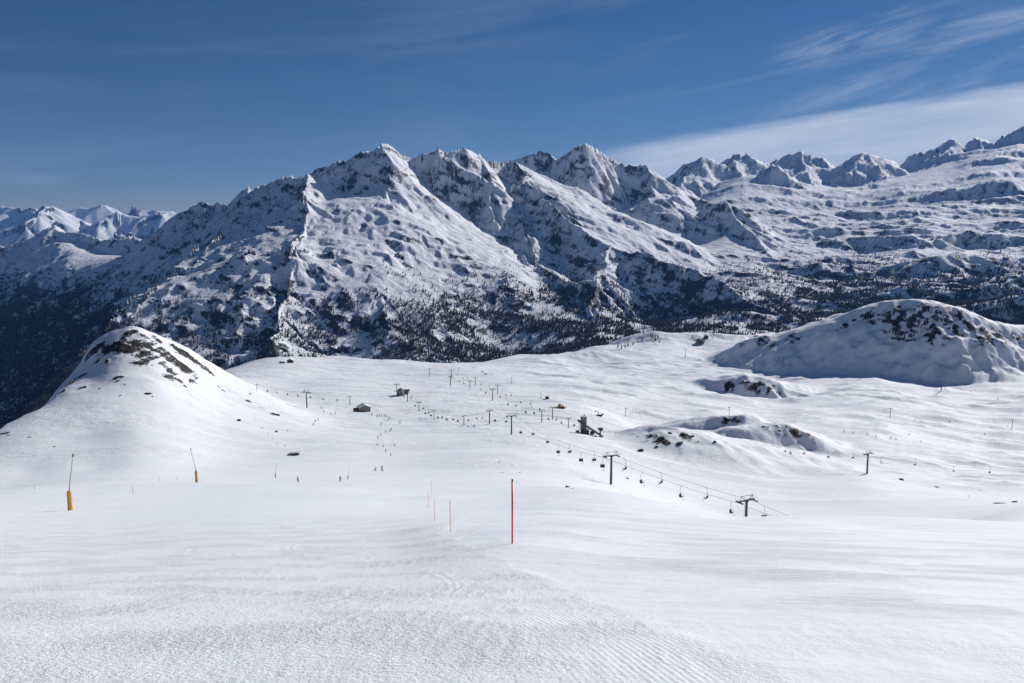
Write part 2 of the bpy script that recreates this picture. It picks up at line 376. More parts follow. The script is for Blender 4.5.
bu2 = N(nt, 'ShaderNodeBump'); bu2.inputs['Strength'].default_value = 1; bu2.inputs['Distance'].default_value = .012; L_(nt, mulf(noise(62.0, 3, .6), acl.outputs['Fac']), bu2.inputs['Height']); L_(nt, buc.outputs[0], bu2.inputs['Normal'])
afr = N(nt, 'ShaderNodeAttribute', attribute_name='far')
buf = N(nt, 'ShaderNodeBump'); buf.inputs['Strength'].default_value = 1; buf.inputs['Distance'].default_value = .95
L_(nt, mulf(noise(.16, 9, .72), afr.outputs['Fac']), buf.inputs['Height']); L_(nt, bu2.outputs[0], buf.inputs['Normal']); bu2 = buf
bu3 = N(nt, 'ShaderNodeBump'); bu3.inputs['Strength'].default_value = .5; bu3.inputs['Distance'].default_value = .9; 
mk = N(nt, 'ShaderNodeMath', operation='MULTIPLY'); L_(nt, noise(.8, 6, .7), mk.inputs[0]); L_(nt, mask, mk.inputs[1])
L_(nt, mk.outputs[0], bu3.inputs['Height']); L_(nt, bu2.outputs[0], bu3.inputs['Normal'])
L_(nt, bu3.outputs[0], b.inputs['Normal'])
clod = np.zeros_like(Z); clod[nr_m] = (.10+.30*(1-left)*sstep(-.1,.5,perlin(Xn/1.7,Yn/1.1,57)) + left*(.50+.50*patchy))*(1-sstep(30, 80, Yn))
clod[~nr_m] = 0; cda = np.zeros_like(Z); cda[nr_m] = cord; stk = np.zeros_like(Z); stk[nr_m] = (1-left)*sstep(-.45,.4,fbm(Xn/6, Yn/3.5, 59, 3))*(1-sstep(70, 150, Yn))*(.25+.75*sstep(0, 5, Xn-e)) + left*.22*sstep(0,.5,fbm(Xn/4, Yn/4, 60, 2)); clod[nr_m] *= 1-.55*cord
slope_obj = grid_mesh('ski_slope', X, Y, Z, m_snow, {'rock': rock, 'clod': clod, 'cord': cda, 'streak': stk, 'far': sstep(60, 260, Y)*(.25+.75*sstep(-.3,.5,fbm(X/140, Y/90, 66, 3)))})
NX, NY, NZ = X, Y, Z
print('near', time.time()-T0)
# ------------------------------------------------------------------ mountains across the valley
C = []
col(-300, (1700,900),(3000,560),(4000,440),(5500,330),(7000,255),(9000,300),(14000,300))
col(-120, (1700,900),(3000,540),(4000,420),(5500,330),(6800,262),(9000,300),(14000,300))
col(0,   (1700,900),(3000,530),(4000,410),(5000,335),(6000,285),(6800,258),(8000,300),(14000,300))
col(60,  (3000,520),(4000,390),(5000,310),(5800,270),(6600,240),(8000,300))
col(130, (1700,800),(2800,500),(3600,375),(4400,315),(5200,280),(6000,255),(7000,280),(14000,300))
col(200, (2600,470),(3200,385),(3800,343),(4500,310),(5300,270),(6200,285),(8000,315))
col(300, (1700,640),(2400,460),(2900,380),(3500,333),(4100,305),(4700,265),(5100,235),(6000,265),(8000,315),(14000,325))
col(360, (2400,470),(2900,400),(3300,362),(3700,330),(4200,290),(4700,262),(5200,230))
col(400, (2400,470),(2900,402),(3500,350),(4100,308),(4700,272),(5200,236),(5500,205),(6500,260),(9000,310))
col(445, (2400,475),(2900,408),(3500,364),(4100,326),(4700,290),(5200,258),(5450,236),(6500,262))
col(480, (1700,620),(2400,475),(2900,405),(3500,358),(4200,312),(4900,272),(5400,242),(5700,235),(6500,262),(8000,280),(14000,320))
col(515, (2400,465),(2900,395),(3500,345),(4200,300),(4900,262),(5500,230))
col(560, (2400,450),(2900,380),(3500,330),(4200,294),(5000,256),(5600,228),(6700,215),(7500,235),(9000,285))
col(640, (1700,620),(2400,440),(2900,365),(3500,333),(4200,315),(5000,282),(5800,255),(6800,230),(7600,230),(9000,255),(14000,305))
col(720, (2400,430),(2900,355),(3500,322),(4300,295),(5200,262),(6300,228),(7400,205),(8600,188),(9500,182),(11000,200),(14000,280))
col(790, (1700,600),(2400,420),(2900,350),(3400,328),(4300,292),(5400,258),(6600,222),(8000,195),(9300,180),(11000,190),(14000,280))
col(870, (2400,410),(2900,350),(3600,318),(4500,285),(5500,256),(6600,225),(8000,198),(9500,182),(11000,190))
col(950, (1700,560),(2400,400),(2900,345),(3600,312),(4500,280),(5500,252),(6600,222),(8000,190),(9500,163),(10500,150),(12000,190),(14000,260))
col(1024,(2400,400),(2900,340),(3600,308),(4500,278),(5500,250),(6600,218),(8000,182),(9500,152),(10500,140),(12000,180))
col(1250,(1700,560),(2900,340),(4500,275),(6600,215),(8500,170),(10500,130),(14000,250))
ev_far = tps_fit(C, lam=1e-5)
Lm = np.concatenate([np.linspace(math.log(1750), math.log(7600), 640)[:-1], np.linspace(math.log(7600), math.log(14000), 150)])
Am = np.concatenate([np.linspace(-1.3, -.78, 40)[:-1], np.linspace(-.78, .78, 1150), np.linspace(.78, 1.3, 40)[1:]])
AA, LL = np.meshgrid(Am, Lm); w = np.exp(LL); X = AA*w; Y = w-W0
Z = upsampled(ev_far, Am, Lm)*w
# warped coordinates keep crests from running ruler-straight
wx = 90*fbm(X/700, Y/700, 61, 4); wy = 90*fbm(X/700, Y/700, 62, 4)
XW, YW = X+wx*.35, Y+wy*.8
RIDGES = [
 # main crest, left shoulder to the double summit
 dict(pts=[(-80,250,6900),(0,247,6800),(35,233,6750),(52,228,6700),(75,232,6600),(100,239,6400),(150,241,6200),(168,230,6000),(185,215,5800),(205,204,5700),(228,206,5550),(250,190,5400),(272,183,5300),(290,178,5200),(306,177,5150),(316,181,5200),(330,171,5300),(352,166,5400),(364,155,5450),(380,150,5500),(395,153,5600),(410,157,5700)], sl=.9, sr=.95, rad=6, R_=1900, k=30, conc=800),
 dict(pts=[(404,155,5660),(410,157,5700),(425,152,5700),(440,149,5700),(460,151,5800),(480,157,6000),(500,160,6200),(512,161,6300)], sl=.9, sr=1.55, rad=6, R_=1500, k=20, conc=900),
 dict(pts=[(512,161,7000),(530,154,7000),(545,152,7000),(556,158,7000),(570,153,7000),(586,148,7050),(600,153,7100),(620,162,7200),(645,167,7250),(662,181,7300),(690,198,7500)], sl=.9, sr=1.5, rad=6, R_=1800, k=25, conc=800),
 # spurs
 dict(pts=[(205,204,5700),(190,235,5300),(170,262,4900),(140,300,4500)], sl=.4, sr=.7, rad=10, R_=900, k=60),
 dict(pts=[(52,229,6700),(40,262,6200),(20,300,5600)], sl=.4, sr=.5, rad=20, R_=900, k=60),
 dict(pts=[(250,190,5400),(238,225,5000),(215,262,4500)], sl=.5, sr=.85, rad=8, R_=900, k=50),
 dict(pts=[(306,177,5150),(306,200,4800),(305,225,4450),(300,252,4080),(292,285,3700),(280,315,3400),(270,345,3100)], sl=.55, sr=1.15, rad=6, R_=1100, k=40),
 dict(pts=[(364,155,5450),(366,185,5200),(378,212,4950),(400,240,4650),(420,268,4300),(430,300,3900)], sl=.42, sr=.38, rad=8, R_=700, k=50),
 dict(pts=[(388,152,5550),(398,180,5380),(412,205,5200),(424,226,5020),(438,243,4850),(446,250,4700)], sl=.75, sr=.35, rad=6, R_=600, k=30),
 dict(pts=[(332,171,5300),(338,200,4950),(350,228,4600),(366,258,4200),(380,290,3800),(385,325,3400)], sl=.42, sr=.36, rad=8, R_=600, k=50),
 dict(pts=[(440,149,5700),(432,185,5500),(445,205,5350)], sl=.8, sr=.8, rad=6, R_=500, k=30),
 dict(pts=[(480,157,6000),(488,185,5700),(484,208,5450)], sl=.8, sr=.8, rad=6, R_=600, k=30),
 # the sharp spur right of centre: white on its right, shadow on its left
 dict(pts=[(512,161,6300),(528,176,6000),(540,192,5700),(553,208,5450),(570,224,5200),(590,238,4950),(612,246,4750),(650,257,4450),(680,268,4250),(705,276,4150),(730,288,4000),(765,303,3750),(796,328,3450)], sl=.40, sr=.74, rad=6, R_=1500, k=26),
 dict(pts=[(528,176,6000),(522,205,5600),(526,232,5200),(540,262,4700),(560,280,4350),(602,286,4150)], sl=.5, sr=.7, rad=8, R_=800, k=30),
 dict(pts=[(612,246,4750),(600,275,4300),(590,305,3900),(600,335,3450)], sl=.5, sr=.8, rad=10, R_=600, k=40),
 dict(pts=[(690,198,7500),(712,204,6600),(724,206,6350),(735,216,6150),(748,228,5950),(764,244,5650),(790,262,5300)], sl=.5, sr=.85, rad=6, R_=700, k=24),
 dict(pts=[(645,167,7250),(656,192,6800),(690,215,6400),(724,232,6000)], sl=.5, sr=.5, rad=8, R_=600, k=40),
 # far peaks and the glacier on the right
 dict(pts=[(655,190,9700),(668,176,9600),(682,166,9600),(702,157,9700),(713,162,9800),(722,160,9900),(735,151,10000),(745,150,10000),(757,156,10000),(770,161,10100),(786,152,10200),(803,148,10300),(818,154,10300),(835,164,10300),(848,155,10200),(864,150,10100),(880,153,10100),(897,166,10200),(908,156,10200),(930,147,10300),(955,138,10400),(966,145,10400),(978,136,10500),(994,141,10500),(1008,134,10500),(1022,127,10500),(1050,120,10500),(1090,128,10500),(1150,118,10500)], sl=.9, sr=.9, rad=4, R_=1500, k=20, conc=700),
 dict(pts=[(702,157,9700),(690,172,9300),(680,185,8900)], sl=.55, sr=.7, rad=5, R_=600, k=20),
 dict(pts=[(740,150,10000),(732,168,9600)], sl=.7, sr=.6, rad=5, R_=600, k=20),
 dict(pts=[(760,190,8900),(768,173,8900),(777,163,8950),(788,172,8900),(795,186,8800),(800,196,8600)], sl=.7, sr=.85, rad=5, R_=600, k=20),
 dict(pts=[(803,148,10300),(806,170,9800),(812,184,9300)], sl=.8, sr=.5, rad=5, R_=600, k=20),
 dict(pts=[(864,150,10100),(852,168,9700),(838,180,9400)], sl=.5, sr=.7, rad=5, R_=600, k=20),
 dict(pts=[(864,150,10100),(880,166,9700),(892,176,9500)], sl=.8, sr=.5, rad=5, R_=600, k=20),
 dict(pts=[(955,138,10400),(935,160,9900),(905,175,9500)], sl=.6, sr=.75, rad=5, R_=700, k=20),
 # cliff bands below the glacier
 dict(pts=[(868,202,7900),(905,196,7800),(940,190,7700),(968,187,7700),(1000,182,7700),(1012,181,7700),(1030,196,7700)], sl=.15, sr=.75, rad=8, R_=500, k=18),
 dict(pts=[(790,212,7100),(850,213,7000),(915,210,6950),(975,214,6900),(1040,218,6900)], sl=.12, sr=.6, rad=8, R_=450, k=18),
 dict(pts=[(800,240,6100),(850,231,6000),(905,230,5900),(960,233,5900),(1040,236,5900)], sl=.12, sr=.62, rad=8, R_=450, k=18),
 dict(pts=[(760,262,5300),(820,256,5100),(880,262,5000),(930,255,4900),(1040,258,4900)], sl=.12, sr=.5, rad=8, R_=400, k=18),
 dict(pts=[(880,288,4200),(940,276,4100),(990,279,4100),(1060,270,4100)], sl=.15, sr=.5, rad=8, R_=350, k=18),
 dict(pts=[(930,312,3300),(985,300,3350),(1030,292,3350),(1090,290,3350)], sl=.2, sr=.45, rad=8, R_=300, k=16),
]
for r in RIDGES: ridge(Z, XW, YW, **r)
rightm = sstep(.17, .32, AA + .02*perlin(X/400, Y/400, 6))       # the terraced country on the right
leftm = 1-sstep(-.50, -.36, AA)
Z += (13+30*rightm)*(ridged(X/(900+500*rightm), Y/700, 71, 4, gain=.42)-.9)*sstep(2600, 4200, Y)
# wall of gullies and ribs running down the fall line, from big to small
for fr, amp, sd in ((1/520, 58, 1), (1/210, 13, 2), (1/90, 9.5, 3), (1/42, 4.6, 4)):
    gx, gy = slopes(X, Y, Z, Am, Lm); m = np.sqrt(gx*gx+gy*gy)
    ww = sstep(.18, .75, m)*(1-.40*rightm*(1-sstep(8000, 9200, Y)))
    asp_ = (gx*.72+gy*.69)/(m+.05); rf = 1.0 if sd == 1 else (.38+.62*sstep(-.15, .45, asp_))
    Z += amp*ww*rf*gully(X*fr, Y*fr, gx, gy, sd*10+1)
gx, gy = slopes(X, Y, Z, Am, Lm); m = np.sqrt(gx*gx+gy*gy)
Z += sstep(7400, 9000, Y)*sstep(.12,.5,m)*15*(ridged(X/330, Y/330, 88, 4)-.8)
Z += rightm*sstep(2800, 3600, Y)*(1-sstep(8200, 9500, Y))*(8.5*(ridged((X+.4*Y)/210, Y/150, 89, 5, gain=.6)-.9))
Z += sstep(.35, 1.0, m)*rf*(6*(ridged(X/130, Y/130, 81, 4)-.8)) + 2.0*fbm(X/60, Y/60, 83, 3)
# strata: short cliff steps
st = (Z + .35*X*(1-rightm))/52 + 1.6*fbm(X/500, Y/500, 85, 4)
fr_ = st-np.floor(st)
Z += sstep(.25, .7, m)*(2.5+2.0*rightm)*(sstep(.55, .85, fr_)-fr_)
gx, gy = slopes(X, Y, Z, Am, Lm); m = np.sqrt(gx*gx+gy*gy)
# rock where it is steep, plus scrub and broken ground low down
zk = Z
alt = sstep(-650, 450, zk)
nz = .6*fbm(X/110, Y/110, 91, 5, gain=.75) + .6*fbm(X/170, (Z+.30*X)/42, 97, 5, gain=.72); nz2 = fbm(X/520, Y/520, 92, 3)
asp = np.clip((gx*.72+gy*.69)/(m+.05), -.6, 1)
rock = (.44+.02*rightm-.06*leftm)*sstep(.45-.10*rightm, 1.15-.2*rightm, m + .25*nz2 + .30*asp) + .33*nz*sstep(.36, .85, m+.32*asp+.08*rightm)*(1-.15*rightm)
rock -= .10*rightm*sstep(7500, 9500, Y)
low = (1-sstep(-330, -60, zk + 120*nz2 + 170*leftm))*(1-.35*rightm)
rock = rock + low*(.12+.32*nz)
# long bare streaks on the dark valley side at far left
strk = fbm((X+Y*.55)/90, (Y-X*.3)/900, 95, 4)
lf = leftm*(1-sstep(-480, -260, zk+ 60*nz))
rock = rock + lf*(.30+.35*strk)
m_mtn, nt, b, noise, mask = snow_rock('mountain_snow_and_rock', [(.30,(.018,.020,.024,1)),(.5,(.045,.046,.05,1)),(.65,(.085,.082,.08,1)),(.78,(.14,.132,.125,1))], False)
n_b = noise(.03, 7, .7)
bu = N(nt, 'ShaderNodeBump'); bu.inputs['Strength'].default_value = .8; bu.inputs['Distance'].default_value = 14; L_(nt, n_b, bu.inputs['Height'])
L_(nt, bu.outputs[0], b.inputs['Normal'])
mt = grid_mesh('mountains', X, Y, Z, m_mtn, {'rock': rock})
MX, MY, MZ, MG = X, Y, Z, m
print('mtn', time.time()-T0)

# ------------------------------------------------------------------ distant peaks, twenty-odd kilometres away
Lf = np.linspace(math.log(15000), math.log(27000), 200); Af = np.linspace(-1.2, 1.2, 1300)
AA, LL = np.meshgrid(Af, Lf); w = np.exp(LL); X = AA*w; Y = w-W0
Z = (-900 + 0*w)
Z += 520*ridged(X/3600, Y/3600, 101, 5, gain=.55) + 150*fbm(X/900, Y/900, 102, 4)
for pts in ([(-60,212,20000),(0,207,19500),(18,209,19000),(34,212,18500),(60,222,17500)],
            [(24,226,17000),(38,212,17600),(46,207,18000),(54,208,18200),(68,213,18500),(76,218,18500),(90,226,18000)],
            [(66,212,23000),(78,208,23000),(92,209,23000),(104,206,23000),(112,210,23000),(122,214,23000),(140,210,23000),(156,212,23000),(172,212,24000),(190,216,24000),(230,214,24000),(400,214,24000)],
            [(104,222,17000),(118,214,17500),(128,216,17500),(142,217,17500),(158,213,17500),(172,218,17500),(186,224,17000)]):
    ridge(Z, X, Y, pts, .6, .6, rad=10, R_=3500, k=60)
ridge(Z, X, Y, [(128,215,22500),(131,211,22500),(133,205.5,22500),(134.8,207,22500),(137,212,22500),(139,215,22500)], 2.2, 2.2, rad=5, R_=900, k=10)
for fr, amp, sd in ((1/1500, 110, 1), (1/600, 55, 2), (1/280, 22, 3)):
    gx, gy = slopes(X, Y, Z, Af, Lf); m = np.sqrt(gx*gx+gy*gy)
    Z += amp*sstep(.15,.6,m)*gully(X*fr, Y*fr, gx, gy, sd*10+3)
gx, gy = slopes(X, Y, Z, Af, Lf); m = np.sqrt(gx*gx+gy*gy)
rock = sstep(.55, 1.1, m+.2*fbm(X/700, Y/700, 105, 4))*.7
grid_mesh('distant_peaks', X, Y, Z, m_mtn, {'rock': rock})
print('far', time.time()-T0)

# ------------------------------------------------------------------ the woods on the far valley side
rs = np.random.RandomState(3)
nT = 800000
ty = 2500+rs.rand(nT)**.8*4200; tx = (rs.rand(nT)*1.5-.75)*(ty+W0)
ta = tx/(ty+W0); tl = np.log(ty+W0)
fi = np.interp(tl, Lm, np.arange(len(Lm))); fj = np.interp(ta, Am, np.arange(len(Am)))
ii = fi.astype(int).clip(0, len(Lm)-2); jj = fj.astype(int).clip(0, len(Am)-2); u = fi-ii; v = fj-jj
tz = (1-u)*((1-v)*MZ[ii,jj]+v*MZ[ii,jj+1])+u*((1-v)*MZ[ii+1,jj]+v*MZ[ii+1,jj+1])
tm = MG[ii,jj]
D_ = ty*CP-tz*SP; tpx = 512+F*tx/D_; tpy = 341.5+F*(-(tz*CP+ty*SP))/D_
p1 = fbm(tx/260, ty/260, 201, 4); p2 = fbm(tx/70, ty/70, 202, 2)
lft = 1-sstep(50, 150, tpx)
alt = 1-sstep(-470, -190, tz + 170*p1 + 150*lft - 40*sstep(700,800,tpx))
dens = alt*(sstep(-.12, .28, p1 + .5*p2 - .1*(1-alt) + np.interp(tpx, [200,300,560,640,780,830], [.05,.22,.25,.08,.05,.25]))*.95 + .05 + .9*lft)
dens *= 1-sstep(.9, 1.3, tm)
dens *= np.interp(tpx, [0,150,200,300,420,480,560,700,800,1024], [1.6,1.2,.9,1.2,1.8,2.0,1.8,1.4,2.3,2.3])
keep = (rs.rand(nT) < dens*.42)&(tpy < 470)&(tpy > 235)
tx, ty, tz, tpx, tpy = tx[keep], ty[keep], tz[keep], tpx[keep], tpy[keep]
print('trees', len(tx))
def forest(name, xs, ys, zs, hmin, hmax, wr, mat, label, seed):
    r = np.random.RandomState(seed); n = len(xs)
    h = hmin+(hmax-hmin)*r.rand(n); rad = h*wr*(.8+.4*r.rand(n)); ph = r.rand(n)*6.28
    # a ragged two-tier crown: 5-sided lower skirt and upper spire
    V = []; Fs = []
    K = 5
    ang = ph[:,None]+np.arange(K)[None]*2*math.pi/K
    def ring(rr, zz, jit):
        q = rr[:,None]*(1+jit*(r.rand(n, K)-.5))
        return np.stack([xs[:,None]+q*np.cos(ang), ys[:,None]+q*np.sin(ang), zs[:,None]+zz[:,None]+np.zeros((n,K))], -1)
    lean = (r.rand(n,2)-.5)*h[:,None]*.05
    a_ = ring(rad, h*.08, .7); b_ = ring(rad*.42, h*.55, .5)
    top = np.stack([xs+lean[:,0], ys+lean[:,1], zs+h], -1)[:,None]
    V = np.concatenate([a_, b_, top], 1); nv = 2*K+1       # n, 11, 3
    tri = []
    for k in range(K):
        k2 = (k+1)%K; tri += [(k,k2,K+k),(k2,K+k2,K+k),(K+k,K+k2,2*K)]
    tri = np.array(tri)
    T = (tri[None]+(np.arange(n)*nv)[:,None,None]).reshape(-1,3).astype(np.int32)
    me = bpy.data.meshes.new(name); me.vertices.add(n*nv); me.vertices.foreach_set('co', V.astype(np.float32).ravel())
    me.loops.add(T.size); me.loops.foreach_set('vertex_index', T.ravel()); me.polygons.add(len(T)); me.polygons.foreach_set('loop_start', np.arange(0, T.size, 3, dtype=np.int32))
    me.update(); me.validate(); me.materials.append(mat)
    o = bpy.data.objects.new(name, me); COL.objects.link(o); o['kind'] = 'stuff'; o['label'] = label; o['category'] = 'forest'
    return o
def leafmat(name, c0, c1):
    m, nt, b = newmat(name); g = N(nt, 'ShaderNodeNewGeometry'); n = N(nt, 'ShaderNodeTexNoise'); n.inputs['Scale'].default_value = .035; n.inputs['Detail'].default_value = 5
    L_(nt, g.outputs['Position'], n.inputs['Vector']); L_(nt, ramp(nt, n.outputs['Fac'], [(.35, c0+(1,)), (.65, c1+(1,))]), b.inputs['Base Color']); b.inputs['Roughness'].default_value = .8; b.inputs['Specular IOR Level'].default_value = .15
    return m
m_spruce = leafmat('spruce_needles', (.014,.022,.018), (.032,.044,.034))
m_larch = leafmat('bare_larch_twigs', (.040,.034,.032), (.085,.068,.058))
lar = (rs.rand(len(tx)) < np.interp(tpx, [0,60,150,330,520,600], [.35,.5,.75,.6,.3,.12]))
forest('spruce_forest', tx[~lar], ty[~lar], tz[~lar], 9, 21, .17, m_spruce, 'dark spruce forest covering the lower slopes across the valley', 1)
forest('larch_forest', tx[lar], ty[lar], tz[lar], 8, 17, .14, m_larch, 'leafless brownish larch forest on the lower slopes across the valley', 2)
# ------------------------------------------------------------------ helpers for things
def tag(o, label, cat, group=None):
    o['label'] = label; o['category'] = cat
    if group: o['group'] = group
    return o
def empty(name, loc, rz=0, s=1.0):
    o = bpy.data.objects.new(name, None); COL.objects.link(o); o.location = loc; o.rotation_euler = (0, 0, rz); o.scale = (s,)*3; o.empty_display_size = .3
    return o
class MB:
    def __init__(s): s.v = []; s.f = []
    def add(s, vs, fs):
        n = len(s.v); s.v += [tuple(v) for v in vs]; s.f += [tuple(n+i for i in f) for f in fs]; return s
    def box(s, c, d, rot=None):
        M_ = rot or Matrix.Identity(3); vs = []
        for z in (-.5,.5):
            for x, y in ((-.5,-.5),(.5,-.5),(.5,.5),(-.5,.5)): vs.append(Vector(c)+M_@Vector((x*d[0], y*d[1], z*d[2])))
        return s.add(vs, [(0,3,2,1),(4,5,6,7),(0,1,5,4),(1,2,6,5),(2,3,7,6),(3,0,4,7)])
    def tube(s, pts, rs, k=8, cap=True):
        pts = [Vector(p) for p in pts]
        if not hasattr(rs, '__len__'): rs = [rs]*len(pts)
        vs = []; up = None
        for i, p in enumerate(pts):
            t = (pts[min(i+1, len(pts)-1)]-pts[max(i-1, 0)]).normalized()
            if up is None: up = Vector((0,0,1)) if abs(t.z) < .9 else Vector((1,0,0))
            a = t.cross(up).normalized(); b_ = a.cross(t).normalized(); up = b_
            for j in range(k):
                q = 2*math.pi*j/k; vs.append(p+rs[i]*(math.cos(q)*a+math.sin(q)*b_))
        fs = [(i*k+j, i*k+(j+1)%k, (i+1)*k+(j+1)%k, (i+1)*k+j) for i in range(len(pts)-1) for j in range(k)]
        if cap: fs += [tuple(range(k))[::-1], tuple((len(pts)-1)*k+j for j in range(k))]
        return s.add(vs, fs)
    def build(s, name, mat, parent=None, smooth=False):
        me = bpy.data.meshes.new(name); me.from_pydata(s.v, [], s.f); me.materials.append(mat)
        if smooth: me.polygons.foreach_set('use_smooth', [True]*len(me.polygons))
        me.update(); o = bpy.data.objects.new(name, me); COL.objects.link(o); o.parent = parent; return o
def copy_tree(o, parent=None):
    c = o.copy(); COL.objects.link(c); c.parent = parent
    for ch in list(o.children): copy_tree(ch, c)
    return c
def depth(p): return p[1]*CP - p[2]*SP
def proj(p):
    d = depth(p); return 512+F*p[0]/d, 341.5-F*(p[1]*SP+p[2]*CP)/d
ORD = ['first','second','third','fourth','fifth','sixth','seventh','eighth','ninth','tenth','eleventh','twelfth','thirteenth','fourteenth']

steel = plain('painted_dark_steel', (.085,.095,.085), .5, .2); steel2 = plain('galvanised_steel', (.26,.27,.27), .45, .5)
dark = plain('dark_seat_padding', (.022,.022,.024), .7); rope_m = plain('steel_wire_rope', (.10,.10,.105), .5, .5)
yellow = plain('yellow_orange_padding', (.62,.33,.035), .6); red = plain('red_orange_pole', (.88,.085,.05), .35)
wood = plain('weathered_brown_wood', (.085,.055,.035), .8); greyroof = plain('grey_sheet_roof', (.16,.155,.145), .7)
concrete = plain('grey_concrete', (.22,.22,.205), .85); white = plain('white_paint', (.72,.73,.74), .6); snowm = plain('roof_snow', (.80,.82,.86), .7, 0, .03)
dgreen = plain('dark_green_sheet', (.055,.065,.055), .6); glassm = plain('dark_window_glass', (.02,.025,.03), .12); rubber = plain('black_rubber', (.02,.02,.02), .8)
tan_m = plain('tan_cladding', (.23,.18,.13), .8)

# ------------------------------------------------------------------ lift pylons (10 m tall as modelled)
def make_pylon():
    r = empty('lift_pylon', (0,0,0))
    MB().tube([(0,0,-4),(0,0,3),(0,0,9.75)], [.42,.40,.29], 12).build('mast', steel, r, True)
    MB().box((0,0,9.9), (5.0,.34,.30)).box((0,0,9.62), (1.2,.28,.26)).build('crossarm', steel, r)
    for s in (-1, 1):
        t = MB().box((s*2.3,0,9.72), (.14,2.6,.16)).box((s*2.3,0,9.86), (.30,.5,.14)).build('sheave_train', steel, r)
        w = MB()
        for k in range(6):
            y = -1.15+k*.46; w.tube([(s*2.3-.05+.12*s,y,9.62),(s*2.3+.05+.12*s,y,9.62)], .19, 10)
        w.build('sheave', rubber, t, True)
        c = MB().box((s*2.62,0,9.62), (.30,2.3,.05))
        for k in (-1.1, 0, 1.1): c.tube([(s*2.75,k,9.64),(s*2.75,k,10.5)], .022, 5)
        c.tube([(s*2.75,-1.1,10.5),(s*2.75,1.1,10.5)], .022, 5); c.build('catwalk', steel2, r)
    f = MB()
    for s in (-1, 1): f.tube([(s*.5,0,10.05),(s*1.95,0,11.15)], .065, 6); f.tube([(s*1.95,0,11.35),(s*1.95,0,10.05)], .055, 6)
    f.tube([(-2.1,0,11.1),(2.1,0,11.1)], .07, 6); f.build('lifting_frame', steel, r)
    l = MB()
    for s in (-.2,.2): l.tube([(s,-.62,0),(s,-.52,9.6)], .025, 5)
    for k in range(24): l.tube([(-.2,-.61+k*.004,.4+k*.38),(.2,-.61+k*.004,.4+k*.38)], .018, 4)
    l.build('ladder', steel2, r)
    return r
PY0 = make_pylon(); PY_used = []
def put(proto, used):
    if not used: used.append(1); return proto
    return copy_tree(proto)
def pylon(px, ytop, ybase, rz, label, group, Y=None):
    if Y is None:
        g = sight(px, ybase, 60); s = (ybase-ytop)/F*depth(g)/11.3*1.02
        loc = (g[0], g[1], g[2]-.1)
    else:
        a, t = ray(px, ytop); x = a*Y; zb = ground_z(x, Y); s = max((t*Y - zb)/11.2, .3); loc = (x, Y, zb-.1)
    o = put(PY0, PY_used); o.location = loc; o.rotation_euler = (0, 0, rz); o.scale = (s*.98, s*.98, s); tag(o, label, 'lift pylon', group)
    return o
def heading(a, b): return math.atan2(b[1]-a[1], b[0]-a[0]) - math.pi/2

# chairs: origin at the rope grip
def make_chair(full):
    r = empty('chairlift_chair', (0,0,0))
    MB().box((0,0,-.02), (.16,.34,.14)).tube([(0,0,-.05),(.0,.42,-.40),(0,.50,-1.2),(0,.50,-2.2)], .05, 6).build('hanger', steel2, r, True)
    fr = MB().tube([(-.66,.5,-2.2),(.66,.5,-2.2)], .04, 6)
    for s in (-.66, .66): fr.tube([(s,.5,-2.2),(s,.45,-3.0),(s,-.20,-3.14)], .035, 6)
    fr.build('seat_frame', steel2, r, True)
    se = MB(); ba = MB(); rot = Matrix.Rotation(R(-12), 3, 'X')
    for k in (-.32, .32): se.box((k,.12,-3.08), (.60,.54,.12)); ba.box((k,.46,-2.68), (.60,.10,.66), rot)
    se.build('seat', dark, r); ba.build('backrest', dark, r)
    MB().tube([(-.62,.42,-2.6),(-.62,-.42,-2.75),(.62,-.42,-2.75),(.62,.42,-2.6)], .028, 6).tube([(0,-.42,-2.75),(0,-.58,-3.75)], .025, 6).tube([(-.62,-.62,-3.78),(.62,-.62,-3.78)], .05, 6).build('safety_bar', steel, r, True)
    return r
CH0 = make_chair(False); CH_used = []
def line(pyl, name, label, group, chairs, sag=.016, half=2.3, chair_s=1.0, clabel=None, cgroup=None):
    """haul rope over the pylons; chairs at the given pixel columns, alternately on both sides unless told"""
    tops = []
    for o in pyl:
        h = 9.42*o.scale[2]; w = o.scale[0]*half; rz = o.rotation_euler[2]; p = Vector(o.location)+Vector((0,0,h))
        n = Vector((math.cos(rz), math.sin(rz), 0)); tops.append((p-n*w, p+n*w))
    mb = MB(); sides = []
    for sd in (0, 1):
        pts = []
        for a, b_ in zip(tops[:-1], tops[1:]):
            A, B = a[sd], b_[sd]; L = (B-A).length
            for k in range(24):
                t = k/24; pts.append(A.lerp(B, t)-Vector((0,0,4*sag*L*t*(1-t))))
        pts.append(tops[-1][sd]); sides.append(pts); mb.tube(pts, .042, 5)
    ro = mb.build(name, rope_m, None, True); tag(ro, label, 'cable')
    for i, c in enumerate(chairs):
        px, sd = (c if isinstance(c, tuple) else (c, i % 2))
        pts = sides[sd]; best = None
        for p, q in zip(pts[:-1], pts[1:]):
            a, b_ = proj(p)[0], proj(q)[0]
            if (a-px)*(b_-px) <= 0 and a != b_: best = p.lerp(q, (px-a)/(b_-a)); dirv = q-p; break
        if best is None: print('chair miss', name, px); continue
        o = put(CH0, CH_used); o.location = best; o.rotation_euler = (0, 0, math.atan2(dirv.y, dirv.x)-math.pi/2+(math.pi if sd else 0)); o.scale = (chair_s,)*3
        lb = clabel(i, px) if callable(clabel) else clabel
        tag(o, lb, 'chair', cgroup)
    return ro
def orient(ps):
    for i, o in enumerate(ps):
        a = ps[max(i-1, 0)].location; b_ = ps[min(i+1, len(ps)-1)].location; o.rotation_euler = (0, 0, heading(a, b_))

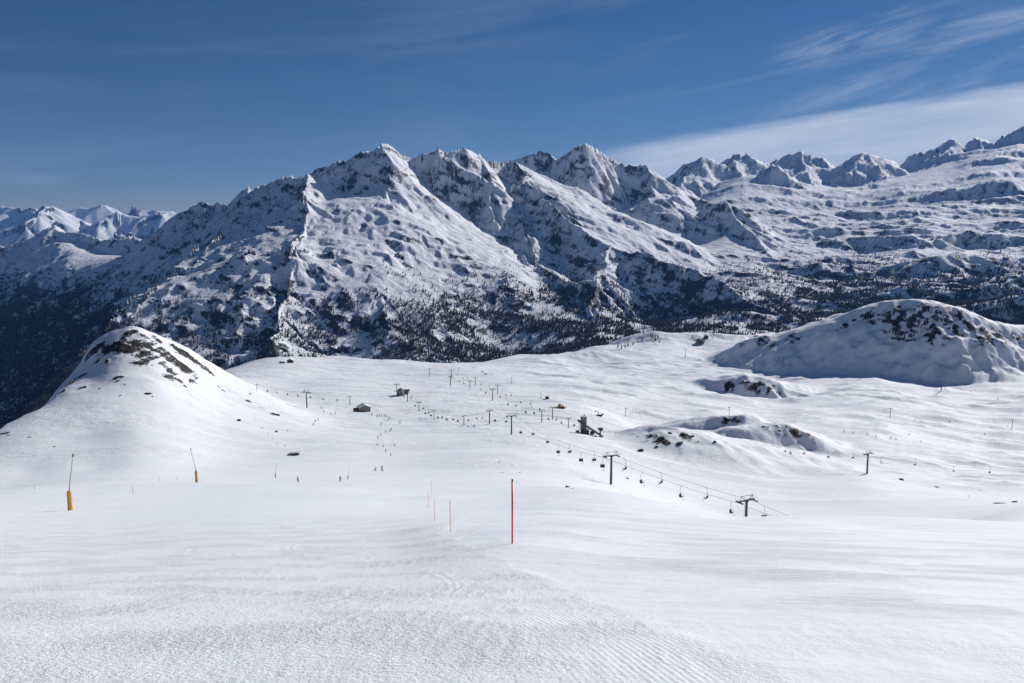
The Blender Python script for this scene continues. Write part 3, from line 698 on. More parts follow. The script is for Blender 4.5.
# main chairlift, running from the plateau edge to the near gully
A = []
for px, yt, yb, lb in [
    (397,383,395,'thin lift pylon rising beside the small round-roofed hut on the plateau'),
    (407.5,391,402,'short lift pylon just right of the dark box hut on the plateau'),
    (419,401,412,'T-shaped lift pylon directly above the bright groomed bank'),
    (434,410,420,'low T-shaped lift pylon where a close row of chairs begins'),
    (464,414.5,425.5,'small T-shaped lift pylon left of the two tall neighbouring pylons'),
    (489.5,408.5,424,'tall T-shaped lift pylon with a grey shadow patch at its foot'),
    (511.5,413,434.5,'tall T-shaped lift pylon above the red marker pole'),
    (611,451,484.5,'tallest lift pylon standing in open snow below the long-roofed lift station')]:
    A.append(pylon(px, yt, yb, 0, lb, 'pylons of the main chairlift'))
A.append(pylon(747, 495, None, 0, 'nearest lift pylon, half hidden behind the snow crest, with a broad frame on top', 'pylons of the main chairlift', Y=228))
A.append(pylon(868, 545, None, 0, 'lift pylon hidden in the gully behind the snow crest', 'pylons of the main chairlift', Y=165))
orient(A)
def nearlab(i, px):
    if px > 611: 
        k = sum(1 for c in (624.5,642.5,660.5,682,706,732.5,764,799) if c < px-.1)
        if k < 6: return 'empty dark chair, %s to the right of the tallest pylon on the main chairlift' % ORD[k]
        return ['empty chair just right of the nearest pylon','last visible chair dipping behind the snow crest right of the nearest pylon'][k-6]
    if px > 515:
        k = sum(1 for c in (603,594,581.5,569.5,558.5,547.5,533,521) if c > px+.1)
        return 'small empty chair, %s to the left of the tallest pylon on the main chairlift' % ORD[k]
    if px > 490: return 'tiny chair between the two tall neighbouring pylons, %s' % ('left one' if px < 500 else 'right one')
    return 'tiny dark chair in the close row above the bright groomed bank'
def grp(px): return 'chairs of the main chairlift'
mainch = [(401,0),(404,1),(411,0),(415,1),(423,0),(425.5,1),(428.5,0),(431,1),(438,1),(442,0),(447,1),(453,0),(458,1),(468,0),(477,1),(482,0),(495,1),(506,0),(521,1),(533,0),(547.5,0),(558.5,1),(569.5,0),(581.5,1),(594,0),(603,1),(624.5,0),(642.5,1),(660.5,0),(682,1),(706,0),(732.5,1),(764,0),(799,1)]
line(A, 'haul_rope', 'pair of grey ropes of the main chairlift running down to the near gully', None, mainch, chair_s=1.12, clabel=nearlab, cgroup='chairs of the main chairlift')

# right-hand chairlift behind the near crest
B = [pylon(690, 441.5, None, 0, 'small lift pylon hidden behind the rocky snow hump', 'pylons of the right chairlift', Y=620),
     pylon(867, 450.5, 474, 0, 'lone T-shaped lift pylon on the right with the sunlit snow edge behind it', 'pylons of the right chairlift'),
     pylon(1062, 470, None, 0, 'T-shaped lift pylon just beyond the right edge', 'pylons of the right chairlift', Y=400)]
orient(B)
bch = [(745,0),(758,1),(785,0),(791,1),(804,0),(829,1),(853,0),(882,1),(915,0),(954.5,1),(989.5,0)]
def blab(i, px):
    if px < 867:
        k = sum(1 for c, _ in bch if px < c < 867); return 'small chair, %s to the left of the lone right-hand pylon' % ORD[k]
    k = sum(1 for c, _ in bch if 867 < c < px-.1); return 'small chair, %s to the right of the lone right-hand pylon' % ORD[k]
line(B, 'haul_rope', 'pair of thin ropes of the right chairlift crossing above the sunlit snow edge', None, bch, sag=.012, clabel=blab, cgroup='chairs of the right chairlift')

# two lifts side by side coming over the far edge of the plateau
C1 = []
for px, yt, yb, lb in [(450.5,375,386,'nearer of the two lift pylons at the far dip of the plateau'),(470,380,388.5,'tiny lift pylon left of the rock step at the plateau edge'),
    (492.5,388,401,'lift pylon, left one of the pair below the rock step'),(541.8,409.5,423,'lift pylon left of the yellow snow groomer, left one of two'),(568.5,417,428,'small hooded lift pylon left of the long-roofed station')]:
    C1.append(pylon(px, yt, yb, 0, lb, 'pylons of the twin lifts'))
C1.append(pylon(600.5, 428.5, 438, 0, 'stubby pylon under the right end of the long sloping station roof', 'pylons of the twin lifts')); orient(C1)
line(C1, 'haul_rope', 'pair of thin ropes ending at the long-roofed lift station', None, [459,464,481,486,500,508,516,526,534,549,556,562,574], sag=.010, chair_s=1.25, clabel='tiny grey chair of the twin lifts between the rock step and the long-roofed station', cgroup='chairs of the twin lifts')
C2 = []
for px, yt, yb, lb in [(451.5,369.5,379,'farther of the two lift pylons at the far dip of the plateau'),(475.3,377,385.5,'tiny lift pylon just below the bright spot of the rock step'),
    (497.6,384,394.5,'lift pylon, right one of the pair below the rock step'),(552.5,406,420,'lift pylon with an orange foot just left of the yellow snow groomer')]:
    C2.append(pylon(px, yt, yb, 0, lb, 'pylons of the twin lifts'))
orient(C2)
line(C2, 'haul_rope', 'pair of thin ropes passing the yellow snow groomer', None, [457,463,468,481,489,506,511,521,530,540], sag=.010, chair_s=1.1, clabel='tiny grey chair on the farther rope of the twin lifts', cgroup='chairs of the farther twin lift')
# left lift
L3 = [pylon(257,383.5,391,0,'faint lift pylon just above the right flank of the rocky left hill','pylons of the left chairlift'),
      pylon(307,390,408,0,'T-shaped lift pylon with a long dark shadow to its left','pylons of the left chairlift'),
      pylon(350,396,405.5,0,'T-shaped lift pylon beside the snow-covered lodge','pylons of the left chairlift')]
orient(L3)
lch = [267,277,287,298,310,323,337]
line(L3, 'haul_rope', 'thin ropes of the left chairlift ending at the snow-covered lodge', None, lch, sag=.012, chair_s=1.15,
     clabel=lambda i, px: ('tiny dark chair, %s left of the pylon with the long shadow' % ORD[3-i] if px < 307 else 'tiny dark chair, %s right of the pylon with the long shadow' % ORD[i-4]), cgroup='chairs of the left chairlift')
# lift under the right knoll
D4 = [pylon(783,358,366,0,'thin lift pylon on bright snow left of the big knoll shadow','pylons of the lift under the knoll'),
      pylon(862,370.5,378.5,0,'thin lift pylon in front of the big knoll shadow','pylons of the lift under the knoll'),
      pylon(941,380.5,391.5,0,'T-shaped lift pylon with a slanting shadow below the rocky knoll','pylons of the lift under the knoll'),
      pylon(1050,396,None,0,'T-shaped lift pylon below the knoll, just beyond the right edge','pylons of the lift under the knoll',Y=960)]
orient(D4)
line(D4, 'haul_rope', 'very thin ropes of the lift below the rocky knoll', None, [(946.5,1),(971,0),(998,1)], sag=.012, chair_s=1.1,
     clabel=lambda i, px: 'tiny chair, %s to the right of the pylon below the rocky knoll' % ORD[i], cgroup='chairs of the lift under the knoll')

# drag lift: slim one-armed pylons
def make_drag():
    r = empty('drag_lift_pylon', (0,0,0))
    MB().tube([(0,0,-2),(0,0,7.8)], [.26,.18], 8).build('mast', steel, r, True)
    MB().box((0,0,7.7), (3.0,.24,.22)).build('crossarm', steel, r)
    for s in (-1,1):
        MB().box((s*1.35,0,7.52), (.12,1.3,.14)).tube([(s*1.35,-.5,7.4),(s*1.35,.5,7.4)], .12, 6).build('sheave_train', steel2, r)
    return r
DG0 = make_drag(); DG_used = []; dgs = []
for px, yt, yb, lb in [(625.3,408,416,'slim drag-lift pylon right of the tilted drive machine'),(729,407,415.5,'slim drag-lift pylon on the crest above the striped shadows'),
    (890,408,417.5,'slim drag-lift pylon with a thin shadow on the long grey snow line'),(1012,420,429,'slim drag-lift pylon at the far right end of the grey snow line'),
    (541,391.5,399,'slim pylon left of the small brown hut'),(531.5,402.5,408.5,'very short slim pylon below the small brown hut'),(511.3,377.5,384,'slim pylon alone on the far pale snow'),(458.5,367.5,372.5,'tiny slim pylon on the very edge of the plateau'),
    (685.2,349,357.5,'thin dark pole below the shaded shoulder on the far side'),(738,360,367,'thin brownish pole at the tip of the shaded mound'),(429.5,368.5,377,'slim pylon left of the two pylons at the far dip')]:
    g = sight(px, yb, 200); o = put(DG0, DG_used); o.location = g; s = (yb-yt)/F*depth(g)/7.8; o.scale = (s,)*3
    tag(o, lb, 'lift pylon', 'slim drag lift pylons'); dgs.append(o)
for o in dgs[:4]: o.rotation_euler = (0, 0, heading(dgs[0].location, dgs[3].location))
mb = MB()
for sd in (-1, 1):
    pts = []
    for a, b_ in zip(dgs[:3], dgs[1:4]):
        A_, B_ = [Vector(q.location)+Vector((0,0,7.5*q.scale[2]))+Vector((0, sd*1.3*q.scale[0], 0)) for q in (a, b_)]
        pts += [A_.lerp(B_, k/16)-Vector((0,0,3.0*4*(k/16)*(1-k/16))) for k in range(16)]
    mb.tube(pts+[B_], .03, 4)
tag(mb.build('haul_rope', rope_m), 'thin rope of the drag lift running along the grey snow line', 'cable')

# ------------------------------------------------------------------ snow lances with padded feet
def make_lance():
    r = empty('snow_lance', (0,0,0))
    p = MB().tube([(0,0,-.3),(0,0,.05),(0,0,1.62),(0,0,1.76),(0,0,1.80)], [.19,.205,.195,.16,.09], 14)
    for z in (.35,.8,1.25): p.tube([(0,0,z-.03),(0,0,z+.03)], [.21,.21], 14)
    p.build('foot_padding', yellow, r, True)
    MB().tube([(0,0,1.6),(.20,0,2.9),(.58,0,4.9)], [.042,.036,.026], 8).build('lance_tube', steel2, r, True)
    MB().tube([(.57,0,4.85),(.62,0,5.12)], [.06,.075], 8).tube([(.54,0,5.0),(.67,0,5.02)], .035, 6).build('nozzle_head', steel, r)
    return r
LN0 = make_lance(); LN_used = []
for px, yb, hp, rz, lb in [(70.5,510.5,20.5,0,'largest snow lance at far left with an orange padded foot and slanting tube'),(196.7,482.5,12.3,math.pi,'second snow lance from the left with an orange padded foot'),
                       (275.5,478.3,5.3,0,'small snow lance with orange foot near the lone left skier'),(348,479.6,4.3,0,'smallest snow lance with orange foot beside the standing skier')]:
    g = sight(px, yb, 20); o = put(LN0, LN_used); o.location = (g[0], g[1], g[2]-.02); s = hp/F*depth(g)/1.8; o.scale = (s,)*3; o.rotation_euler = (0,0,rz)
    tag(o, lb, 'snow lance', 'snow lances along the left piste')
# ------------------------------------------------------------------ marker poles
def make_pole():
    r = empty('piste_marker_pole', (0,0,0))
    MB().tube([(0,0,-.3),(0,0,1.92)], .021, 10).build('pole', red, r, True)
    MB().tube([(0,0,1.92),(0,0,1.99)], [.0225,.019], 10).build('end_cap', dark, r, True)
    return r
PO0 = make_pole(); PO_used = []
for px, yt, yb, w, lb in [(512.3,477,543.5,1.35,'tall bright red marker pole, the nearest and thickest of all'),(450.3,500,532,.8,'thin dark red marker pole at the corner of the groomed strip'),
                       (434.5,500,521.5,.8,'thin red marker pole, the one standing in the bright snow lip'),(431.3,481,494,.8,'short pale red marker pole, farthest of the five'),(428.4,492,508,.8,'short thin marker pole, leftmost of the five')]:
    g = sight(px, yb, 8); o = put(PO0, PO_used); o.location = g; s = (yb-yt)/F*depth(g)/1.99; o.scale = (s*w,s*w,s)
    tag(o, lb, 'marker pole', 'red piste marker poles')
mp = None
for px, yt, yb, lb in [(133,486,494,'thin grey stake between the two left snow lances, the lower one'),(177,475.5,480.5,'thin grey stake just left of the second snow lance'),(159.5,477,482,'thin grey stake between the two left snow lances, the upper one'),(35,484,490,'thin grey stake on the snow brink at far left')]:
    g = sight(px, yb, 40); s = (yb-yt)/F*depth(g)
    if mp is None: mp = MB().tube([(0,0,-.1),(0,0,1)], .02, 6).tube([(0,0,.93),(0,0,.97)], .03, 6).build('snow_stake', steel2); o = mp
    else: o = mp.copy(); COL.objects.link(o)
    o.location = g; o.scale = (1,1,s); tag(o, lb, 'stake', 'thin stakes on the left piste')
# ------------------------------------------------------------------ buildings
def ppm(g): return F/depth(g)      # pixels per metre there
def site(px, py, rz=0, name='hut', lb='', cat='hut', dmin=100, group=None):
    g = sight(px, py, dmin); o = empty(name, g, rz); tag(o, lb, cat, group); return o, 1/ppm(g)
def gable(o, w, d, h, rh, wallm, roofm, over=.5, snow=True, wins=(), door=None):
    MB().box((0,0,h/2-.5), (w,d,h+1)).add([(-w/2,-d/2,h),(w/2,-d/2,h),(0,-d/2,h+rh),(-w/2,d/2,h),(w/2,d/2,h),(0,d/2,h+rh)], [(0,1,2),(3,5,4)]).build('wall', wallm, o)
    mb = MB(); a = math.atan2(rh, w/2); L = math.hypot(rh, w/2)+over
    for s in (-1, 1):
        rot = Matrix.Rotation(s*a, 3, 'Y'); c = Vector((s*(w/4+over*.5*math.cos(a)), 0, h+rh/2-over*.5*math.sin(a)+.16)); mb.box(c, (L, d+2*over, .22), rot)
    rf = mb.build('roof', roofm, o)
    if snow:
        mb = MB()
        for s in (-1, 1):
            rot = Matrix.Rotation(s*a, 3, 'Y'); c = Vector((s*(w/4+over*.4*math.cos(a)), 0, h+rh/2-over*.4*math.sin(a)+.45)); mb.box(c, (L*.95, d+2*over-.2, .34), rot)
        mb.build('snow_cover', snowm, rf)
    for (x, z, ww, hh) in wins:
        f = MB().box((x,-d/2-.04,z), (ww+.2,.1,hh+.2)).build('window', white, o); MB().box((x,-d/2-.11,z), (ww,.06,hh)).build('pane', glassm, f)
    if door: 
        x, ww, hh = door; f = MB().box((x,-d/2-.05,hh/2), (ww,.1,hh)).build('door', wood, o); MB().box((x+ww*.35,-d/2-.13,hh*.48), (.08,.08,.16)).build('handle', steel2, f)
# lodge on the plateau
o, m = site(364, 411.5, R(24), 'lodge', 'snow-covered lodge with brown walls right of the T-shaped pylon, its shadow on the snow', 'lodge')
gable(o, 11*m, 9*m, 4.2*m, 2.6*m, tan_m, greyroof, .9, True, wins=[(-3.2*m,2.2*m,1.3*m,1.2*m),(-.6*m,2.2*m,1.3*m,1.2*m),(2.2*m,2.2*m,1.3*m,1.2*m)], door=(4.2*m,1.0*m,2.1*m))
MB().box((-7.2*m,1.2*m,1.5*m), (5.4*m,6*m,3.4*m)).build('side_wing', wood, o); MB().tube([(2*m,2*m,4*m),(2*m,2*m,8.2*m)], .35*m, 8).build('chimney', concrete, o)
# huts at the edge of the plateau
o, m = site(290.5, 363, R(8), 'hut', 'dark wooden hut with overhanging snowy roof on the far edge of the plateau', 'hut')
gable(o, 5.6*m, 5*m, 2.8*m, 1.5*m, wood, greyroof, 1.0, True, wins=[(-1.4*m,1.6*m,.9*m,.9*m)], door=(1.4*m,1.0*m,2.0*m))
o, m = site(282, 363.4, R(8), 'hut', 'low flat-roofed shed just left of the dark wooden hut', 'shed')
MB().box((0,0,.4*m), (4.6*m,2.6*m,1.6*m)).build('wall', wood, o); MB().box((0,0,1.3*m), (5.4*m,3.2*m,.25*m)).build('roof', greyroof, o)
o, m = site(547.3, 399.3, R(-20), 'hut', 'small brown hut with a dark roof above the yellow snow groomer', 'hut')
gable(o, 3.2*m, 3*m, 2.2*m, 1.2*m, wood, dgreen, .35, False, wins=[(-.8*m,1.2*m,.6*m,.6*m)], door=(.7*m,.7*m,1.6*m))
# round machine house and its box-like neighbour
o, m = site(400.6, 395.6, 0, 'machine_house', 'grey round-topped machine house beside the thin plateau pylon', 'machine house')
MB().tube([(0,0,-1*m),(0,0,3.6*m),(0,0,6.2*m),(0,0,7.6*m)], [3.7*m,3.6*m,2.6*m,.6*m], 16).build('wall', concrete, o, True)
MB().tube([(-3.4*m,0,4.5*m),(-6.2*m,-.5*m,4.5*m)], .35*m, 6).build('outrigger', steel, o)
for k, x in enumerate((-1.6, .9)): 
    f = MB().box((x*m,-3.5*m,2.2*m), (1.3*m,.5*m,1.5*m)).build('window', steel, o); MB().box((x*m,-3.8*m,2.2*m), (1.0*m,.2*m,1.2*m)).build('pane', glassm, f)
o, m = site(406, 394.6, R(15), 'control_cabin', 'dark box hut with an overhanging roof right of the round machine house', 'hut')
MB().box((0,0,1.7*m), (4.2*m,3.4*m,4.4*m)).build('wall', dgreen, o); MB().box((.3*m,0,4.3*m), (6.6*m,4.4*m,.9*m)).build('roof', dark, o); MB().box((0,-1.8*m,2.6*m), (2.6*m,.12*m,1.2*m)).build('window', glassm, o)
# the large lift station: tower, long sloping roof, legs, machinery
o, m = site(588.5, 434.5, R(-6), 'lift_station', 'large lift station with a square grey tower and one long dark sloping roof', 'lift station')
MB().box((-5.1*m,3.2*m,8.2*m), (6.2*m,4.6*m,19*m)).build('tower', concrete, o)
t = MB().box((-5.1*m,3.2*m,17.9*m), (6.8*m,5.2*m,.5*m)).build('tower_roof', snowm, o); MB().box((-4.5*m,3.2*m,18.8*m), (1.1*m,1.1*m,1.5*m)).build('vent', steel, o)
a = math.atan2(-16.5, 25.5); rot = Matrix.Rotation(-a, 3, 'Y')
c = Vector((1.8*m, 0, 6.2*m))
MB().box(c, (30*m,2.8*m,1.7*m), rot).build('sloping_roof', dgreen, o); MB().box(c+Vector((0,-1.55*m,.35*m)), (30*m,.2*m,.6*m), rot).build('gutter', steel, o)
for x, z in ((-9.5,12.6),(-5.0,9.8),(-1.0,7.2),(3.5,4.6),(7.2,2.2)):
    lg = MB()
    for y in (-.9, .9): lg.tube([(x*m,y*m,-6*m),(x*m,y*m,(z-.3)*m)], .28*m, 6)
    lg.tube([(x*m,-.9*m,z*.5*m),(x*m,.9*m,z*.5*m)], .18*m, 5); lg.build('leg', steel, o)
MB().box((-1.8*m,.6*m,2.6*m), (5*m,3*m,4.6*m)).build('machine_room', tan_m, o); MB().box((-1.8*m,-.95*m,3.2*m), (3.6*m,.12*m,1.2*m)).build('window', glassm, o)
MB().box((11.8*m,0,6.0*m), (5.0*m,2.6*m,1.8*m)).box((12.6*m,0,4.6*m), (2.6*m,2*m,1.2*m)).build('drive_housing', dark, o); MB().tube([(11.5*m,0,-6*m),(11.5*m,0,5.2*m)], .6*m, 8).build('post', steel, o, True)
MB().box((3.8*m,.8*m,1.6*m), (4.4*m,2.4*m,3.2*m)).build('loading_deck', wood, o)
MB().tube([(-11*m,-1*m,-1*m),(-11*m,-1*m,3*m)], .3*m, 6).box((-11*m,-1*m,3.2*m), (3.6*m,2*m,1.5*m)).build('ticket_canopy', dgreen, o)
# tilted drive machine right of the station
o, m = site(599.5, 416.3, R(10), 'drag_lift_drive', 'dark boat-shaped drag-lift drive machine on the snow right of the station tower', 'machine')
MB().tube([(-3.4*m,0,.9*m),(-1.6*m,0,.4*m),(1.8*m,0,.4*m),(4.2*m,0,2.2*m)], [.5*m,1.25*m,1.3*m,.4*m], 10).build('housing', plain('dark_red_brown_paint', (.10,.05,.045), .6), o, True)
MB().tube([(-1.4*m,0,1*m),(-1.4*m,0,5*m),(-3.6*m,0,5.4*m)], .32*m, 6).build('mast', steel, o); MB().tube([(-3.9*m,0,5.0*m),(-3.9*m,0,5.5*m)], 1.1*m, 14).build('bullwheel', dark, o, True)
MB().tube([(1.8*m,-.8*m,-1*m),(1.8*m,-.8*m,1*m)], .2*m, 5).tube([(-1.8*m,-.8*m,-1*m),(-1.8*m,-.8*m,1*m)], .2*m, 5).build('leg', steel, o)
# tubular frames
for px, py, w, h, lb in [(636,415.5,8,6.5,'pale tubular gate frame right of the slim drag-lift pylon'),(618.5,435.6,6.6,5.0,'small pale tubular gate frame in front of the rocky hump')]:
    o, m = site(px, py, R(-12), 'gate_frame', lb, 'gate')
    for s in (-1, 1): MB().tube([(s*w*.5*m,0,-.5*m),(s*w*.5*m,0,h*.7*m),(s*w*.42*m,0,h*m)], .12*m, 6).build('post', steel2, o, True)
    MB().tube([(-w*.42*m,0,h*m),(w*.42*m,0,h*m)], .12*m, 6).tube([(-w*.5*m,0,h*.45*m),(w*.5*m,0,h*.45*m)], .09*m, 6).build('crossbar', steel2, o)
# half-buried shelter on the left piste
o, m = site(294.5, 455.6, R(-8), 'shelter', 'half-buried dark shelter with snow on its roof below the left hill', 'shelter')
MB().box((.2*m,0,.8*m), (8.6*m,4*m,3.2*m)).build('wall', wood, o)
MB().box((0,-2.06*m,1.0*m), (3.0*m,.1*m,1.6*m)).build('opening', dark, o)
MB().add([(-7*m,-2.4*m,.3*m),(5*m,-2.4*m,2.6*m),(5*m,2.4*m,2.9*m),(-7*m,2.4*m,.6*m),(-7*m,-2.4*m,.8*m),(5*m,-2.4*m,3.3*m),(5*m,2.4*m,3.5*m),(-7*m,2.4*m,1.1*m)], [(0,1,2,3),(7,6,5,4),(0,4,5,1),(1,5,6,2),(2,6,7,3),(3,7,4,0)]).build('roof', greyroof, o)
MB().add([(-4*m,-2.3*m,1.5*m),(4.4*m,-2.3*m,3.25*m),(4.4*m,2.3*m,3.5*m),(-4*m,2.3*m,1.7*m),(-3.6*m,-2.0*m,2.0*m),(4*m,-2.0*m,3.9*m),(4*m,2*m,4.0*m),(-3.6*m,2*m,2.2*m)], [(0,1,2,3),(7,6,5,4),(0,4,5,1),(1,5,6,2),(2,6,7,3),(3,7,4,0)]).build('snow_cover', snowm, o)
# buildings on the far shoulder
o, m = site(699.5, 343.4, R(5), 'lift_terminal', 'dark arched lift terminal on the shaded far shoulder', 'lift terminal', dmin=1500)
arc = [(math.cos(math.pi*k/8)*3.2*m, math.sin(math.pi*k/8)*3.4*m+1.2*m) for k in range(9)]; mb = MB()
vs = [(x, y, z) for y in (-3*m, 3*m) for (x, z) in [(3.2*m,-1*m)]+arc+[(-3.2*m,-1*m)]]; n = len(vs)//2
mb.add(vs, [tuple(range(n)), tuple(range(2*n-1, n-1, -1))]+[(i, i+n, i+n+1, i+1) for i in range(n-1)]); mb.build('shell', greyroof, o)
MB().box((0,-3.1*m,1.6*m), (4*m,.15*m,2.2*m)).build('opening', dark, o); MB().tube([(4.2*m,-1*m,-1*m),(4.2*m,-1*m,2.6*m)], .3*m, 6).build('post', steel, o)
o, m = site(706, 338.3, R(-5), 'hut', 'tiny brown hut on the skyline of the far shoulder', 'hut', dmin=1500)
gable(o, 4.2*m, 3*m, 2*m, 1.4*m, wood, greyroof, .4, True, wins=[(-.8*m,1.1*m,.6*m,.6*m)], door=(1*m,.7*m,1.5*m))
o = pylon(713.5, 332.5, 339.5, R(90), 'T-shaped lift pylon right of the tiny hut on the far shoulder', 'pylons on the far shoulder')
# yellow snow groomer
o, m = site(560.5, 408.8, R(4), 'snow_groomer', 'yellow snow groomer with a dark cab and blade, parked above the lift station', 'snow groomer')
MB().box((0,0,2.0*m), (6.2*m,3*m,1.3*m)).box((2.2*m,0,2.8*m), (1.8*m,2.6*m,.6*m)).build('body', plain('groomer_yellow', (.60,.42,.10), .5), o)
MB().box((-1*m,0,3.5*m), (2.4*m,2.4*m,1.7*m)).build('cab', glassm, o); MB().box((-1*m,0,4.45*m), (2.6*m,2.6*m,.2*m)).build('cab_roof', yellow, o)
for y in (-1.5, 1.5):
    MB().tube([(-2.9*m,(y-.4)*m,.9*m),(-2.9*m,(y+.4)*m,.9*m)], .85*m, 12).tube([(2.9*m,(y-.4)*m,.9*m),(2.9*m,(y+.4)*m,.9*m)], .85*m, 12).box((0,y*m,.9*m), (5.8*m,.8*m,1.66*m)).build('track', rubber, o)
MB().box((-5.2*m,0,1.1*m), (.3*m,4.6*m,1.5*m), Matrix.Rotation(R(12),3,'Y')).box((-4.2*m,0,1.2*m), (1.8*m,.5*m,.4*m)).build('blade', steel, o)
MB().box((4.9*m,0,.9*m), (1.6*m,4.2*m,.8*m)).box((4*m,0,1.4*m), (1*m,.5*m,.4*m)).build('tiller', yellow, o)

# ------------------------------------------------------------------ boulders poking through the snow
def boulder(seed, mat):
    import bmesh
    bm = bmesh.new(); bmesh.ops.create_icosphere(bm, subdivisions=3, radius=1); r = random.Random(seed)
    pl = [(Vector((r.gauss(0,1), r.gauss(0,1), r.gauss(0,.8))).normalized(), r.uniform(.55,.85)) for _ in range(11)]
    for v in bm.verts:
        for n, d in pl:
            k = v.co.dot(n)
            if k > d: v.co -= n*(k-d)*.9
        v.co.z *= .6
        v.co += Vector((r.uniform(-.02,.02), r.uniform(-.02,.02), r.uniform(-.02,.02)))
    me = bpy.data.meshes.new('boulder'); bm.to_mesh(me); bm.free(); me.materials.append(mat); return me
m_rock, nt, b = newmat('dark_lichen_rock'); tcn = N(nt, 'ShaderNodeTexCoord'); nz_ = N(nt, 'ShaderNodeTexNoise'); nz_.inputs['Scale'].default_value = 2.2; nz_.inputs['Detail'].default_value = 8
L_(nt, tcn.outputs['Object'], nz_.inputs['Vector']); L_(nt, ramp(nt, nz_.outputs['Fac'], [(.35,(.020,.018,.016,1)),(.55,(.05,.045,.038,1)),(.7,(.12,.11,.095,1))]), b.inputs['Base Color']); b.inputs['Roughness'].default_value = .9
bms = [boulder(k, m_rock) for k in range(4)]
def rock_at(px, py, wpx, k, lb, group, dmin=60, sq=.7):
    g = sight(px, py, dmin)
    if g is None: return
    s = wpx/2/F*depth(g); o = bpy.data.objects.new('boulder', bms[k % 4]); COL.objects.link(o); o.location = (g[0], g[1], g[2]+s*.02); o.scale = (s, s*1.1, s*sq); o.rotation_euler = (.1*k, .07*k, k*1.3); tag(o, lb, 'rock', group)
rock_at(276, 432.4, 4.2, 0, 'single dark rock on the lower flank of the left hill', None, sq=1.1)
rock_at(262, 428, 2, 1, 'tiny dark rock above left of the single dark rock', None)
rock_at(239, 421.5, 4.5, 2, 'small dark pointed rock high on the flank of the left hill', None, sq=1.3)
for i, (px, py) in enumerate([(272,439),(277,444),(285,446),(268,433.5),(287,431)]): rock_at(px, py, 1.8, i, 'tiny rock speck around the single dark rock on the left hill', 'rock specks on the left hill')
for i, (px, py) in enumerate([(2,433.5),(9,435.5),(29,437.5),(54,447)]): rock_at(px, py, 3.2, i, 'flat dark stone in the snow at the far left brink', 'stones on the far left brink')
for i, (px, py, w) in enumerate([(118,382,5),(125,384.5,3),(148,394,8),(120,396,4),(152,397,3),(100,389,3),(185,387,5)]): rock_at(px, py, w, i, 'flat dark rock strip on the white face of the left hill', 'rocks on the face of the left hill', 200, .5)
for i, (px, py, w, lb) in enumerate([(670,433.5,6,'dark boulder left of centre on the crown of the rocky hump'),(683,434,7,'large dark boulder at the top of the rocky hump'),(692,436.5,6,'dark boulder at the right end of the rocky hump'),(679,444,9,'largest boulder low on the rocky hump, casting a shadow'),(661,439,8,'wide dark boulder in the middle of the rocky hump'),(652,436,6,'dark boulder on the left part of the rocky hump'),(657,447,5,'slanting rock below the left part of the rocky hump'),(640,451.5,8,'flat rock strip left below the rocky hump'),(698,442,3,'small stone right of the rocky hump'),(715,443,4,'small rock on the white slope right of the rocky hump')]):
    rock_at(px, py, w, i, lb, 'boulders on the rocky hump', 300, .55)
for i, (px, py, w) in enumerate([(499,462.5,5),(512,465.5,5),(502,472.5,6),(519,473,5),(627,479,5),(568,487.5,9),(573,489,6)]): rock_at(px, py, w*.7, i, 'low dark streak of rock in the snow below the main chairlift', 'rock streaks below the main chairlift', 100, .12)
for i, (px, py, w) in enumerate([(937,487.4,7),(969,496.2,5),(1000,503.5,17),(1014,502.5,9),(901,480.5,7)]): rock_at(px, py, w*.8, i, 'low dark streak of rock in the snow near the right edge', 'rock streaks near the right edge', 100, .10)
for i, (px, py, w) in enumerate([(741,384,5),(748,383,6),(756,387,7),(763,385,5),(769,390,4),(750,390,5),(733,391,3)]): rock_at(px, py, w, i, 'dark rock on the crown of the shaded mound in mid plateau', 'rocks on the mid plateau mound', 900, .6)

# ------------------------------------------------------------------ skiers
def skin_mesh(name, joints, bones, mat_list, pick, sub=1):
    me = bpy.data.meshes.new(name); me.from_pydata([j[0] for j in joints], bones, []); o = bpy.data.objects.new(name, me); COL.objects.link(o)
    md = o.modifiers.new('s', 'SKIN'); 
    for v, j in zip(me.skin_vertices[0].data, joints): v.radius = (j[1], j[1] if len(j) < 3 else j[2])
    me.skin_vertices[0].data[0].use_root = True
    o.modifiers.new('u', 'SUBSURF').levels = sub
    dg = bpy.context.evaluated_depsgraph_get(); ev = o.evaluated_get(dg); nm = bpy.data.meshes.new_from_object(ev); nm.name = name
    bpy.data.objects.remove(o); nm.materials.clear()
    for m_ in mat_list: nm.materials.append(m_)
    for p in nm.polygons: p.use_smooth = True; p.material_index = pick(p.center)
    return nm
skin_m = plain('skin', (.55,.33,.24), .6, 0, .04); helm_m = plain('helmet_black', (.03,.03,.035), .3)
